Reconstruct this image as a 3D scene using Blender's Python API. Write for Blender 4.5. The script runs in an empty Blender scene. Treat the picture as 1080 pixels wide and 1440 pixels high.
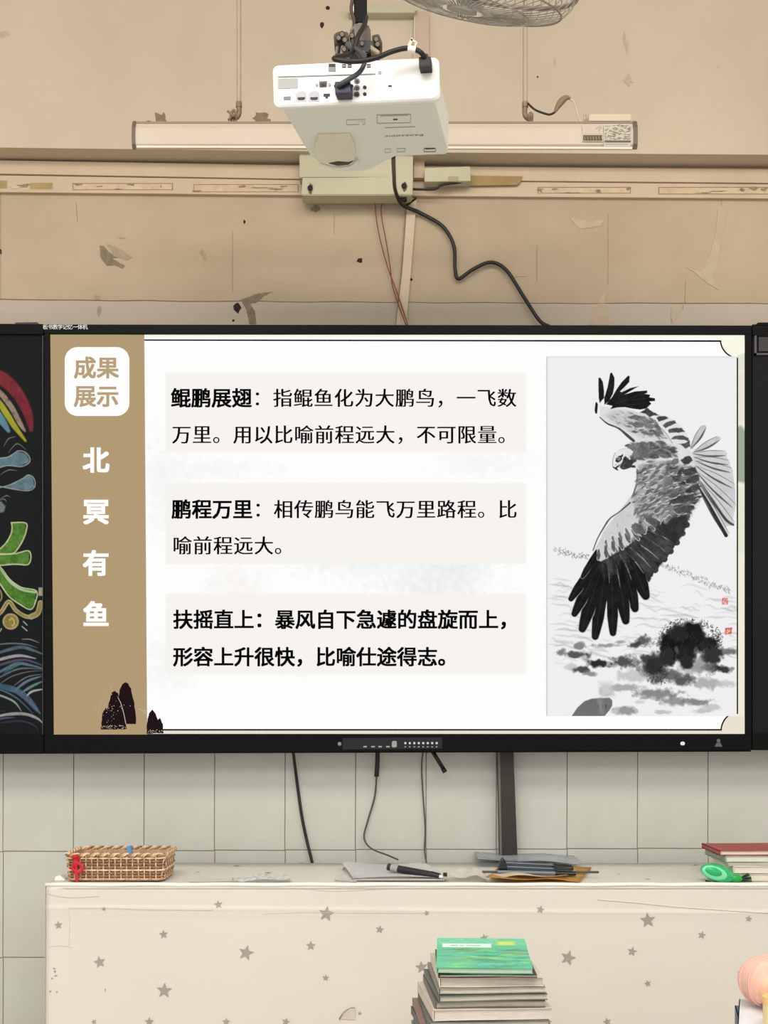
import bpy, bmesh, math, random
import numpy as np
from mathutils import Vector, Matrix

SC = bpy.context.scene
COL = SC.collection
random.seed(7)
RNG = np.random.default_rng(11)

# ------------------------------------------------------------ camera, world, lights, exposure
F = 1690.0          # focal length in pixels of the 1080x1440 frame
HZ = 1005.0         # eye level row
ZC = 1.172          # eye height, metres
cam = bpy.data.cameras.new('camera')
cam.sensor_fit = 'VERTICAL'; cam.sensor_height = 36.0; cam.lens = 36.0 * F / 1440.0
cam.shift_y = (HZ - 720.0) / 1440.0
cam.clip_start = 0.05; cam.clip_end = 60
cobj = bpy.data.objects.new('camera', cam); COL.objects.link(cobj)
cobj.location = (0, 0, ZC); cobj.rotation_euler = (math.pi / 2, 0, 0)
SC.camera = cobj

world = bpy.data.worlds.new('room_light'); SC.world = world; world.use_nodes = True
wb = world.node_tree.nodes['Background']
wb.inputs[0].default_value = (1.0, 0.965, 0.92, 1); wb.inputs[1].default_value = .96

def area(name, loc, rot, sx, sy, power, col=(1, 0.96, 0.9)):
    l = bpy.data.lights.new(name, 'AREA'); l.shape = 'RECTANGLE'; l.size = sx; l.size_y = sy
    l.energy = power; l.color = col
    o = bpy.data.objects.new(name, l); COL.objects.link(o); o.location = loc; o.rotation_euler = rot
    return o
area('ceiling_tubes_front', (0.0, 0.7, 3.5), (math.radians(12), 0, 0), 3.4, 0.9, 82)
area('ceiling_tubes_rear', (0.0, -1.6, 3.45), (math.radians(38), 0, 0), 4.0, 1.2, 98)

vs = SC.view_settings
vs.view_transform = 'Standard'; vs.look = 'None'; vs.gamma = 1.0; vs.use_curve_mapping = False
vs.exposure = 0.0

# ------------------------------------------------------------ helpers
def W(px, py, Y):
    return Vector(((px - 540.0) * Y / F, Y, ZC - (py - HZ) * Y / F))
def lin(c):
    return tuple((x / 12.92 if x <= 0.04045 else ((x + 0.055) / 1.055) ** 2.4) for x in [v / 255.0 for v in c])
MATS = {}
def mat(name, c, rough=0.6, c2=None, scale=8.0, bump=0.0, metal=0.0, spec=0.4, coat=0.0, stretch=(1, 1, 1), lo=0.35, hi=0.65):
    if name in MATS: return MATS[name]
    m = bpy.data.materials.new(name); m.use_nodes = True; nt = m.node_tree
    b = nt.nodes['Principled BSDF']
    b.inputs['Base Color'].default_value = (*lin(c), 1); b.inputs['Roughness'].default_value = rough
    b.inputs['Metallic'].default_value = metal; b.inputs['Specular IOR Level'].default_value = spec
    b.inputs['Coat Weight'].default_value = coat
    tc = nt.nodes.new('ShaderNodeTexCoord'); mp = nt.nodes.new('ShaderNodeMapping')
    mp.inputs['Scale'].default_value = stretch
    nt.links.new(tc.outputs['Object'], mp.inputs[0])
    n = nt.nodes.new('ShaderNodeTexNoise'); n.inputs['Scale'].default_value = scale
    n.inputs['Detail'].default_value = 6; n.inputs['Roughness'].default_value = 0.6
    nt.links.new(mp.outputs[0], n.inputs['Vector'])
    r = nt.nodes.new('ShaderNodeValToRGB')
    if c2 is None: c2 = tuple(max(0, v * 0.965) for v in c)
    r.color_ramp.elements[0].position = lo; r.color_ramp.elements[0].color = (*lin(c), 1)
    r.color_ramp.elements[1].position = hi; r.color_ramp.elements[1].color = (*lin(c2), 1)
    nt.links.new(n.outputs[0], r.inputs[0]); nt.links.new(r.outputs[0], b.inputs['Base Color'])
    if bump:
        bp = nt.nodes.new('ShaderNodeBump'); bp.inputs['Strength'].default_value = bump; bp.inputs['Distance'].default_value = 0.01
        nt.links.new(n.outputs[0], bp.inputs['Height']); nt.links.new(bp.outputs[0], b.inputs['Normal'])
    MATS[name] = m
    return m
def emis(name, c, k=1.0):
    if name in MATS: return MATS[name]
    m = bpy.data.materials.new(name); m.use_nodes = True; nt = m.node_tree; nt.nodes.clear()
    e = nt.nodes.new('ShaderNodeEmission'); e.inputs[0].default_value = (*lin(c), 1); e.inputs[1].default_value = k
    o = nt.nodes.new('ShaderNodeOutputMaterial'); nt.links.new(e.outputs[0], o.inputs[0])
    MATS[name] = m
    return m
def attr_mat(name, emit, rough=0.7):
    if name in MATS: return MATS[name]
    m = bpy.data.materials.new(name); m.use_nodes = True; nt = m.node_tree
    a = nt.nodes.new('ShaderNodeAttribute'); a.attribute_name = 'ink'
    if emit:
        out = nt.nodes['Material Output']; nt.nodes.remove(nt.nodes['Principled BSDF'])
        e = nt.nodes.new('ShaderNodeEmission'); nt.links.new(a.outputs['Color'], e.inputs[0]); nt.links.new(e.outputs[0], out.inputs[0])
    else:
        b = nt.nodes['Principled BSDF']; b.inputs['Roughness'].default_value = rough; b.inputs['Specular IOR Level'].default_value = 0.25
        nt.links.new(a.outputs['Color'], b.inputs['Base Color'])
    MATS[name] = m
    return m

def link(name, me, m=None, parent=None):
    o = bpy.data.objects.new(name, me); COL.objects.link(o)
    if m is not None: me.materials.append(m)
    if parent is not None:
        o.parent = parent; o.matrix_parent_inverse = parent.matrix_basis.inverted()
    return o
def bmobj(name, bm, m, parent=None, smooth=False):
    bmesh.ops.recalc_face_normals(bm, faces=bm.faces)
    me = bpy.data.meshes.new(name); bm.to_mesh(me); bm.free()
    if smooth:
        for p in me.polygons: p.use_smooth = True
    return link(name, me, m, parent)
def empty(name, loc, label, cat, group=None, kind=None):
    o = bpy.data.objects.new(name, None); COL.objects.link(o); o.location = loc; o.empty_display_size = 0.05
    return tag(o, label, cat, group, kind)
def tag(o, label=None, cat=None, group=None, kind=None):
    if label: o['label'] = label
    if cat: o['category'] = cat
    if group: o['group'] = group
    if kind: o['kind'] = kind
    return o

def add_box(bm, c, s, rot=None, bevel=0.0):
    g = bmesh.ops.create_cube(bm, size=1.0); vv = g['verts']
    M = Matrix.Translation(Vector(c)) @ (rot.to_4x4() if rot else Matrix.Identity(4)) @ Matrix.Diagonal((*s, 1))
    bmesh.ops.transform(bm, matrix=M, verts=vv)
    if bevel:
        ed = list({e for v in vv for e in v.link_edges})
        bmesh.ops.bevel(bm, geom=ed, offset=bevel, segments=2, affect='EDGES', profile=0.7)
def box(name, c, s, m, parent=None, bevel=0.0, rot=None):
    bm = bmesh.new(); add_box(bm, c, s, rot, bevel); return bmobj(name, bm, m, parent, smooth=False)
def add_prism(bm, pts, dvec, bevel=0.0):
    """closed solid from a planar outline and an extrusion vector"""
    a = [bm.verts.new(p) for p in pts]; b = [bm.verts.new(Vector(p) + dvec) for p in pts]
    n = len(pts); f0 = bm.faces.new(a); bm.faces.new(list(reversed(b)))
    for i in range(n): bm.faces.new((a[i], b[i], b[(i + 1) % n], a[(i + 1) % n]))
    if bevel:
        bmesh.ops.bevel(bm, geom=list({e for v in a for e in v.link_edges}), offset=bevel, segments=2, affect='EDGES')
def pslab(name, pp, Y, depth, m, parent=None, bevel=0.0):
    bm = bmesh.new(); add_prism(bm, [W(x, y, Y) for x, y in pp], Vector((0, depth, 0)), bevel)
    return bmobj(name, bm, m, parent)
def rect(x0, y0, x1, y1): return [(x0, y0), (x1, y0), (x1, y1), (x0, y1)]
def rrect(x0, y0, x1, y1, r, n=6):
    out = []
    for cx, cy, a0 in ((x1 - r, y0 + r, -90), (x1 - r, y1 - r, 0), (x0 + r, y1 - r, 90), (x0 + r, y0 + r, 180)):
        for i in range(n + 1):
            a = math.radians(a0 + 90 * i / n); out.append((cx + r * math.cos(a), cy + r * math.sin(a)))
    return out
def smooth_path(pts, n=8):
    P = [Vector(p) for p in pts]
    if len(P) < 3: return P
    out = []
    for i in range(len(P) - 1):
        p0 = P[max(i - 1, 0)]; p1 = P[i]; p2 = P[i + 1]; p3 = P[min(i + 2, len(P) - 1)]
        for k in range(n):
            t = k / n
            out.append(0.5 * ((2 * p1) + (p2 - p0) * t + (2 * p0 - 5 * p1 + 4 * p2 - p3) * t * t + (3 * p1 - p0 - 3 * p2 + p3) * t ** 3))
    out.append(P[-1]); return out
def add_tube(bm, path, r, seg=8, cap=True, flat=None):
    path = [Vector(p) for p in path]; n = len(path)
    rr = r if isinstance(r, (list, tuple)) else [r] * n
    t = (path[1] - path[0]).normalized()
    up = Vector((0, 0, 1)) if abs(t.z) < 0.9 else Vector((1, 0, 0))
    u = t.cross(up).normalized(); rings = []
    for i in range(n):
        tt = (path[min(i + 1, n - 1)] - path[max(i - 1, 0)])
        tt = tt.normalized() if tt.length > 1e-9 else t
        u = (u - tt * u.dot(tt)).normalized(); v = tt.cross(u)
        rings.append([bm.verts.new(path[i] + (u * math.cos(a) + v * math.sin(a)) * rr[i]) for a in [2 * math.pi * k / seg for k in range(seg)]])
    for i in range(n - 1):
        for k in range(seg):
            bm.faces.new((rings[i][k], rings[i][(k + 1) % seg], rings[i + 1][(k + 1) % seg], rings[i + 1][k]))
    if cap:
        bm.faces.new(rings[0]); bm.faces.new(list(reversed(rings[-1])))
def tube(name, path, r, m, parent=None, seg=8, n=8, smoothp=True):
    bm = bmesh.new(); p = smooth_path(path, n) if smoothp else [Vector(q) for q in path]
    add_tube(bm, p, r, seg); return bmobj(name, bm, m, parent, smooth=True)
def add_cyl(bm, a, b, r, seg=16, r2=None):
    add_tube(bm, [a, b], [r, r if r2 is None else r2], seg)
def cyl(name, a, b, r, m, parent=None, seg=16, r2=None):
    bm = bmesh.new(); add_cyl(bm, Vector(a), Vector(b), r, seg, r2); o = bmobj(name, bm, m, parent)
    return o

# ------------------------------------------------------------ lettering (built-in font turned into meshes)
GLY = {}
def glyphs(chars, off):
    need = [c for c in dict.fromkeys(chars) if (c, off) not in GLY and c != ' ']
    obs = []
    for c in need:
        cu = bpy.data.curves.new('g', 'FONT'); cu.body = c; cu.offset = off; cu.resolution_u = 3
        o = bpy.data.objects.new('g', cu); COL.objects.link(o); obs.append((c, o))
    bpy.context.view_layer.update(); dg = bpy.context.evaluated_depsgraph_get()
    for c, o in obs:
        me = bpy.data.meshes.new_from_object(o.evaluated_get(dg))
        GLY[(c, off)] = ([tuple(v.co) for v in me.vertices], [tuple(p.vertices) for p in me.polygons])
        cu = o.data; bpy.data.objects.remove(o); bpy.data.curves.remove(cu); bpy.data.meshes.remove(me)
def lettering(name, items, fn, m, parent=None):
    """items: (char, x, y, size, offset, dx-copies); y down; fn maps (x, y) to a point"""
    for off in {i[4] for i in items}: glyphs(''.join(i[0] for i in items if i[4] == off), off)
    V = []; FF = []
    for c, x, y, s, off, cop in items:
        if c == ' ': continue
        vs_, fs = GLY[(c, off)]
        for dx in cop:
            dy = 0.0
            if isinstance(dx, tuple): dx, dy = dx
            b = len(V)
            V += [fn(x + dx + v[0] * s, y + dy - v[1] * s) for v in vs_]; FF += [tuple(i + b for i in f) for f in fs]
    me = bpy.data.meshes.new(name); me.from_pydata(V, [], FF); me.update()
    return link(name, me, m, parent)

def fat(w, h):
    k = [-1, -.5, 0, .5, 1]
    return tuple((a * w, b * h) for a in k for b in k if abs(a) == 1 or abs(b) == 1 or (a == 0 and b == 0))
def line_of(name, items, fn, m, parent):
    e = bpy.data.objects.new(name, None); COL.objects.link(e); e.parent = parent; e.matrix_parent_inverse = parent.matrix_basis.inverted()
    for it in items: lettering('character', [it], fn, m, e)
    return e
# ------------------------------------------------------------ small painter: strokes of ink or chalk on a fine mesh
def vnoise(h, w, cell, seed):
    r = np.random.default_rng(seed); gh = int(h / cell) + 3; gw = int(w / cell) + 3; g = r.random((gh, gw))
    yy = np.arange(h) / cell; xx = np.arange(w) / cell; yi = yy.astype(int); xi = xx.astype(int)
    fy = (yy - yi)[:, None]; fx = (xx - xi)[None, :]; fy = fy * fy * (3 - 2 * fy); fx = fx * fx * (3 - 2 * fx)
    a = g[yi][:, xi]; b = g[yi][:, xi + 1]; c = g[yi + 1][:, xi]; d = g[yi + 1][:, xi + 1]
    return (a * (1 - fx) + b * fx) * (1 - fy) + (c * (1 - fx) + d * fx) * fy
def fbm(h, w, cell, seed, oc=4, sx=1.0):
    out = np.zeros((h, w)); amp = 1.0; tot = 0
    for o in range(oc):
        n = vnoise(h, int(w / sx) + 2, max(cell / 2 ** o, 1.01), seed + o)
        if sx != 1.0: n = n[:, np.minimum((np.arange(w) / sx).astype(int), n.shape[1] - 1)]
        out += amp * n[:, :w]; tot += amp; amp *= 0.5
    return out / tot
class Canvas:
    def __init__(s, x0, y0, x1, y1, base, k=2.0):
        s.x0, s.y0, s.x1, s.y1, s.k = x0, y0, x1, y1, k
        s.w = int((x1 - x0) * k) + 1; s.h = int((y1 - y0) * k) + 1
        s.a = np.zeros((s.h, s.w, 3)) + np.array(base, float)
        s.n = fbm(s.h, s.w, 9 * k, 5, 4); s.f = vnoise(s.h, s.w, 1.7 * k, 9)
    def box(s, xa, ya, xb, yb):
        i0 = max(int((ya - s.y0) * s.k) - 2, 0); i1 = min(int((yb - s.y0) * s.k) + 3, s.h)
        j0 = max(int((xa - s.x0) * s.k) - 2, 0); j1 = min(int((xb - s.x0) * s.k) + 3, s.w)
        if i1 <= i0 or j1 <= j0: return None
        Y, X = np.mgrid[i0:i1, j0:j1]
        return (slice(i0, i1), slice(j0, j1)), X / s.k + s.x0, Y / s.k + s.y0
    def put(s, sl, m, col, tex=0.0):
        m = np.clip(m, 0, 1)[..., None]
        c = np.array(col, float) * np.ones_like(s.a[sl])
        if tex: c = c + ((s.n[sl] - 0.5) * 2 * tex + (s.f[sl] - 0.5) * tex)[..., None]
        s.a[sl] = s.a[sl] * (1 - m) + c * m
    def poly(s, pts, col, al=1.0, soft=0.5, tex=0.0, rag=0.0):
        P = np.array(pts, float)
        b = s.box(P[:, 0].min() - soft - rag, P[:, 1].min() - soft - rag, P[:, 0].max() + soft + rag, P[:, 1].max() + soft + rag)
        if b is None: return
        sl, X, Y = b; ins = np.zeros(X.shape, bool); D = np.full(X.shape, 1e9)
        for i in range(len(P)):
            ax, ay = P[i]; bx, by = P[(i + 1) % len(P)]
            c = ((ay > Y) != (by > Y)); 
            with np.errstate(divide='ignore', invalid='ignore'):
                ins ^= c & (X < (bx - ax) * (Y - ay) / (by - ay if by != ay else 1e-9) + ax)
            dx, dy = bx - ax, by - ay; L = dx * dx + dy * dy + 1e-12
            t = np.clip(((X - ax) * dx + (Y - ay) * dy) / L, 0, 1)
            D = np.minimum(D, np.hypot(X - ax - t * dx, Y - ay - t * dy))
        sd = np.where(ins, D, -D)
        if rag: sd = sd + (s.n[sl] - 0.5) * 2 * rag + (s.f[sl] - 0.5) * rag
        s.put(sl, (sd / max(soft, 0.25) + 0.5) * al if soft else (sd > 0) * al, col, tex)
    def stroke(s, pts, w, col, al=1.0, soft=0.6, tex=0.0, dry=0.0):
        """w: width or list of widths along the line"""
        P = smooth_path([(x, y, 0) for x, y in pts], 6); n = len(P)
        ws = w if isinstance(w, (list, tuple)) else [w, w]
        wi = np.interp(np.linspace(0, 1, n), np.linspace(0, 1, len(ws)), ws) / 2
        mx = max(wi) + soft
        b = s.box(min(p.x for p in P) - mx, min(p.y for p in P) - mx, max(p.x for p in P) + mx, max(p.y for p in P) + mx)
        if b is None: return
        sl, X, Y = b; sd = np.full(X.shape, -1e9)
        for i in range(n - 1):
            ax, ay, bx, by = P[i].x, P[i].y, P[i + 1].x, P[i + 1].y; dx, dy = bx - ax, by - ay; L = dx * dx + dy * dy + 1e-12
            t = np.clip(((X - ax) * dx + (Y - ay) * dy) / L, 0, 1)
            sd = np.maximum(sd, wi[i] * (1 - t) + wi[i + 1] * t - np.hypot(X - ax - t * dx, Y - ay - t * dy))
        m = np.clip(sd / soft + 0.5, 0, 1) * al
        if dry: m = m * np.clip((s.f[sl] * 0.6 + s.n[sl] * 0.6 - dry) * 5 + 0.5, 0, 1)
        s.put(sl, m, col, tex)
    def blob(s, cx, cy, rx, ry, col, al=1.0, soft=0.6, nz=0.8, seed=0):
        b = s.box(cx - rx * 1.5, cy - ry * 1.5, cx + rx * 1.5, cy + ry * 1.5)
        if b is None: return
        sl, X, Y = b; d = 1 - np.hypot((X - cx) / rx, (Y - cy) / ry)
        h, w = d.shape; nn = fbm(h, w, 6 * s.k, 100 + seed, 4)
        s.put(sl, np.clip((d + (nn - 0.5) * 2 * nz) / soft, 0, 1) * al, col)
    def mesh(s, name, fn, m, parent=None, step=1):
        A = s.a[::step, ::step]; h, w = A.shape[:2]
        ys = s.y0 + np.arange(h) * step / s.k; xs = s.x0 + np.arange(w) * step / s.k
        V = np.array([[fn(x, ys[0]) for x in (xs[0], xs[-1])], [fn(x, ys[-1]) for x in (xs[0], xs[-1])]], float)
        u = np.linspace(0, 1, w)[None, :, None]; v = np.linspace(0, 1, h)[:, None, None]
        co = (V[0, 0] * (1 - u) + V[0, 1] * u) * (1 - v) + (V[1, 0] * (1 - u) + V[1, 1] * u) * v
        me = bpy.data.meshes.new(name); nv = h * w; nf = (h - 1) * (w - 1)
        me.vertices.add(nv); me.vertices.foreach_set('co', co.astype(np.float32).ravel())
        i = (np.arange(h - 1)[:, None] * w + np.arange(w - 1)[None, :]).ravel()
        q = np.stack([i, i + w, i + w + 1, i + 1], 1).ravel()
        me.loops.add(nf * 4); me.loops.foreach_set('vertex_index', q.astype(np.int32))
        me.polygons.add(nf); me.polygons.foreach_set('loop_start', (np.arange(nf) * 4).astype(np.int32))
        me.update(calc_edges=True)
        at = me.color_attributes.new('ink', 'FLOAT_COLOR', 'POINT')
        c = np.clip(A, 0, 255) / 255.0; c = np.where(c <= 0.04045, c / 12.92, ((c + 0.055) / 1.055) ** 2.4)
        at.data.foreach_set('color', np.concatenate([c, np.ones((h, w, 1))], 2).astype(np.float32).ravel())
        return link(name, me, m, parent)

# ------------------------------------------------------------ materials
M_wall = mat('wall_paint', (180, 163, 140), 0.8, (168, 151, 127), 2.2, 0.05)
M_wall2 = mat('beam_paint', (195, 181, 160), 0.8, (185, 171, 150), 1.6, 0.05)
M_tile = mat('wall_tile', (200, 202, 194), 0.35, (194, 195, 186), 5, 0.0)
M_grout = mat('grout', (153, 147, 134), 0.9)
M_duct = mat('duct_plastic', (195, 174, 147), 0.5, (185, 165, 137), 6)
M_cream = mat('cream_steel', (183, 179, 151), 0.45, (174, 169, 142), 5)
M_black = mat('black_frame', (8, 9, 10), 0.5, spec=.1)
M_board = mat('chalkboard_face', (13, 19, 20), 0.8, (11, 16, 17), 3, spec=.15)
M_rub = mat('cable_rubber', (30, 26, 26), 0.45)
M_grey = mat('dark_steel', (56, 54, 50), 0.45, None, 20, 0.0, 0.3)
M_cloth = mat('tablecloth_vinyl', (219, 216, 205), 0.45, (216, 211, 202), 1.3, 0.0)
M_white = mat('white_plastic', (238, 238, 236), 0.4)
M_paper = mat('paper', (250, 249, 244), 0.8, (244, 242, 235), 30)
M_chip = mat('bare_plaster', (135, 121, 101), 0.9, (119, 104, 85), 60)
M_dark = mat('dark_hole', (44, 34, 28), 0.9)

# ------------------------------------------------------------ setting
YW, YB = 3.40, 3.32
zb = W(0, 208, YB).z
o = box('wall_back', (0, YW + 0.06, 1.8), (7.2, 0.12, 3.6), M_wall); tag(o, kind='structure'); WALL = o
o = pslab('trim_1', [(-1240, -470), (2320, -470), (2320, 219), (1080, 217.5), (560, 214), (0, 207.5), (-1240, 196)], YB, YW - YB - 0.0005, M_wall2); tag(o, kind='structure'); BEAM = o
o = box('floor', (0, 0.7, -0.05), (7.2, 5.6, 0.1), mat('floor_terrazzo', (196, 190, 178), 0.5, (182, 176, 164), 60)); tag(o, kind='structure')
o = box('ceiling', (0, 0.7, 3.68), (7.2, 5.6, 0.1), mat('ceiling_paint', (225, 220, 208), 0.9)); tag(o, kind='structure')
# tiles of the wall, behind and below the board
tx = [5 + 99.0 * i for i in range(-6, 12)]; g = 1.2
TW = (99 - g) * YW / F; TH = (149 - g) * YW / F
bm = bmesh.new(); add_box(bm, (0, 0, 0), (TW, 0.006, TH), None, 0.001)
bmesh.ops.recalc_face_normals(bm, faces=bm.faces); tme = bpy.data.meshes.new('tile'); bm.to_mesh(tme); bm.free(); tme.materials.append(M_tile)
n = 0
for r in range(3):
    for i, x in enumerate(tx[:-1]):
        if r > 1 and x > 180: continue
        c = W(x + 49.5, 1197 - 0.0045 * x - 74.5 + 149 * r, YW)
        t = bpy.data.objects.new('tile', tme); COL.objects.link(t); t.location = c; t.parent = WALL; t.matrix_parent_inverse = WALL.matrix_basis.inverted()
        t.location = (c.x, YW - 0.0015 + RNG.uniform(-0.0004, 0.0004), c.z); t.rotation_euler = (0, -math.radians(-0.26) , 0)
o = pslab('grout_bed', rect(-600, 1042, 1100, 1650), YW - 0.001, 0.002, M_grout, WALL)

# blemishes of the painted wall: bare plaster, drill holes, hairline cracks
def ragged(cx, cy, rx, ry, n=14, j=0.35, rot=0.0):
    out = []
    for k in range(n):
        a = 2 * math.pi * k / n; q = 1 + random.uniform(-j, j); x = rx * q * math.cos(a); y = ry * q * math.sin(a)
        out.append((cx + x * math.cos(rot) - y * math.sin(rot), cy + x * math.sin(rot) + y * math.cos(rot)))
    return out
PC = [0]
def patch(nm, pts, Y, m, parent):
    if nm in ('plaster_patch', 'paint_stain'):
        q = []
        for i in range(len(pts)):
            a, b = pts[i], pts[(i + 1) % len(pts)]; L = math.dist(a, b); k = max(1, min(8, int(L / 2)))
            for t in range(k): j = min(.7, L / k * .25); q.append((a[0] + (b[0] - a[0]) * t / k + random.uniform(-j, j), a[1] + (b[1] - a[1]) * t / k + random.uniform(-j, j)))
        pts = q
    PC[0] += 1
    return pslab(nm, pts, Y - 0.0006 - (PC[0] % 12) * .00006, 0.0004, m, parent)
M_chip2 = mat('bare_plaster_pale', (163, 147, 124), 0.9, (153, 137, 114), 60)
M_chip3 = mat('patched_paint', (184, 168, 146), 0.9, (176, 160, 138), 30)
for a in [(366, 166, 11, 11), (372, 171, 8, 6), (228, 166, 7, 7)]:
    patch('plaster_patch', ragged(*a), YB, M_chip, BEAM)
patch('plaster_patch', [(219, 171), (218, 158), (224, 160), (230, 166), (237, 172)], YB - 0.0004, M_chip, BEAM)
for a in [(461, 11, 2.6, 3), (453, 35, 3, 4), (756, 108, 1.3, 1.3), (209, 171, 3, 1.2)]:
    patch('drill_hole', ragged(*a, 8, .2), YB, M_dark, BEAM)
for a in [(878, 55, 2, 10), (882, 66, 1.4, 8), (884, 112, 6, 8), (1010, 93, 3, 2), (5, 48, 7, 4), (780, 86, 2, 5)]:
    patch('paint_stain', ragged(*a), YB, M_chip3, BEAM)
for p in [[(140, 345), (146, 346), (156, 357), (172, 360), (158, 364), (176, 374), (173, 378), (160, 373), (150, 374), (141, 362)],
          [(338, 421), (362, 413), (384, 410), (372, 416), (360, 426), (352, 427), (358, 437), (361, 456), (351, 456), (346, 435)]]:
    patch('plaster_patch', p, YW, M_chip, WALL)
for p in [[(150, 342), (172, 352), (186, 362), (178, 366), (160, 360)], [(165, 333), (178, 335), (170, 336)]]:
    patch('plaster_patch', p, YW - 0.0003, M_chip2, WALL)
for a in [(284, 355, 3, 5), (288, 362, 2, 4), (139, 437, 3, 8), (137, 418, 5, 3)]: patch('plaster_patch', ragged(*a), YW, M_chip2, WALL)
for a in [(334, 433, 5, 7), (344, 312, 2, 3), (328, 451, 2, 2), (506, 366, 4, 4), (578, 393, 2, 2), (441, 281, 7, 5), (0, 354, 3, 4)]:
    patch('drill_hole', ragged(*a, 9, .3), YW, M_dark, WALL)
patch('plaster_patch', ragged(444, 294, 6, 5), YW, M_chip, WALL)
for p in [[(851, 408), (842, 425), (833, 440), (826, 457), (858, 457), (854, 436), (850, 425)], [(1010, 290), (1022, 292), (1016, 330), (1008, 375), (1000, 395), (985, 385), (998, 360), (1006, 330)],
          [(800, 305), (830, 312), (850, 308), (845, 318), (815, 322)], [(945, 430), (962, 427), (955, 440), (947, 455), (943, 445)], [(965, 375), (1000, 388), (1012, 408), (1000, 402), (985, 390)]]:
    patch('paint_stain', p, YW, M_chip3, WALL)
def crack(pts, w, Y, parent, m=None):
    bm = bmesh.new(); P = [W(x, y, Y - 0.0004) for x, y in pts]; add_tube(bm, P, w, 4); return bmobj('crack', bm, m or M_chip, parent)
def jit(x0, y0, x1, y1, n=14, j=0.8): return [(x0 + (x1 - x0) * k / n, y0 + (y1 - y0) * k / n + random.uniform(-j, j)) for k in range(n + 1)]
crack(jit(-300, 418, 345, 424), .0013, YW, WALL); crack(jit(362, 424, 860, 427), .0011, YW, WALL); crack(jit(860, 426, 1400, 428), .0013, YW, WALL)
for p in [((964, 395), (963, 426)), ((961, 426), (960, 436)), ((944, 434), (944, 455)), ((755, 345), (755, 395)), ((855, 300), (855, 400)), ((724, 389), (742, 389)), ((965, 425), (945, 432)), ((327, 325), (327, 410)), ((1, 270), (1, 420)), ((107, 285), (109, 312)), ((470, 300), (470, 330)), ((1015, 282), (1014, 289))]:
    (a, b), (c, d) = p; crack(jit(a, b, c, d, 6, 0.4), .0007, YW, WALL, mat('hairline', (152, 136, 114), .9))
patch('lower_paint_band', [(-900, 419), (345, 424.5), (1080, 427.5), (1900, 430), (1900, 470), (-900, 470)], YW + 0.0004, mat('lower_band_paint', (181, 168, 152), 0.8, (176, 164, 150), 3), WALL)

# cable ducts under the beam
duct = empty('cable_duct', W(540, 250, YW), 'long cream plastic cable duct running right across the wall under the beam', 'cable duct')
pslab('duct_cover', [(-900, 222), (0, 225.5), (400, 232.5), (1080, 238), (1900, 243), (1900, 262), (1080, 257), (400, 251), (0, 244), (-900, 236)], YW - 0.018, 0.0179, M_duct, duct)
duct2 = empty('cable_duct', W(540, 265, YW), 'lower flat duct strip with torn tape remains, below the upper cable duct', 'cable duct')
pslab('duct_cover', [(-900, 239), (0, 246.5), (400, 253), (1080, 259), (1900, 265), (1900, 284), (1080, 279), (400, 274), (0, 270), (-900, 262)], YW - 0.012, 0.0119, M_duct, duct2)
M_tape = mat('old_tape', (151, 131, 85), 0.7, (165, 144, 101), 40); M_tp = mat('tape_rest', (202, 181, 151), 0.8, (188, 165, 137), 50)
M_brn = mat('tape_glue_brown', (124, 103, 80), 0.8, (153, 133, 105), 80)  # brown glue along the edges and tears of the old tape
for p in [rect(-40, 254, 10, 265), rect(42, 257, 74, 266)]: patch('tape_strip', p, YW - 0.012, M_tape, duct2)
def taped(x0, x1, y0, y1, parts):
    e = 0.5
    for q in (rect(x0, y0, x1, y0 + e * 1.3), rect(x0, y1 - e, x1, y1), rect(x0, y0, x0 + 1.2, y1), rect(x1 - 1.2, y0, x1, y1)): patch('tape_edge', q, YW - 0.012, M_brn, duct2)
    patch('tape_strip', rect(x0 + 1.2, y0 + 1, x1 - 1.2, y1 - .6), YW - 0.0119, M_tp, duct2)
    for a in parts: patch('tape_tear', ragged(*a, 12, .5), YW - 0.0124, M_brn, duct2)
taped(102, 243, 257.5, 267, [(108, 259, 6, 1.5), (183, 259.5, 5, 1.4), (140, 262, 4, .8), (165, 266, 6, .7), (226, 262, 1, 3)])
taped(272, 420, 259, 270, [(277, 268.5, 5, 1.4), (340, 262, 5, 2), (388, 266, 9, 1.6), (398, 262, 5, 1), (366, 264, 14, .8)])
taped(756, 887, 263, 272, [(760, 267, 4, 3), (780, 266, 5, 1), (842, 269, 5, 2), (800, 271, 12, .7), (884, 265, 3, 2)])
taped(926, 1090, 263, 273, [(990, 271, 8, 1), (1010, 269, 12, .8), (1044, 267, 6, 2.2), (1060, 265, 6, 2), (1075, 266, 4, 2)])
patch('tape_tear', ragged(32, 261, 9, 2.5, 12, .5), YW - 0.012, M_brn, duct2)
patch('tape_tear', ragged(20, 263, 6, 2, 12, .5), YW - 0.0122, M_tp, duct2)

# mounting plate behind the projector
pl = empty('wall_plate', W(500, 250, 3.37), 'cream sheet-metal cover plate on the wall behind the white projector', 'wall plate')
pslab('plate_body', rect(421, 180, 581, 250), 3.335, 0.045, M_cream, pl, 0.002)
pslab('plate_flange', [(425, 250), (581, 248), (580, 274), (424, 274.5)], 3.325, 0.055, M_cream, pl, 0.002)
for x, y in ((436, 265), (568, 262)):
    c = W(x, y, 3.325); cyl('screw', c + Vector((0, .004, 0)), c - Vector((0, .006, 0)), .007, M_dark, pl, 8)
    patch('rust_stain', ragged(x + 1, y, 3, 8, 10, .3), 3.3245, mat('rust', (110, 84, 62), .9), pl)
cyl('anchor', W(570, 281, 3.385), W(567, 277, 3.34), .010, M_dark, pl, 8)
cyl('anchor', W(570, 290, 3.39), W(585, 279, 3.36), .003, M_dark, pl, 6)

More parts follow.
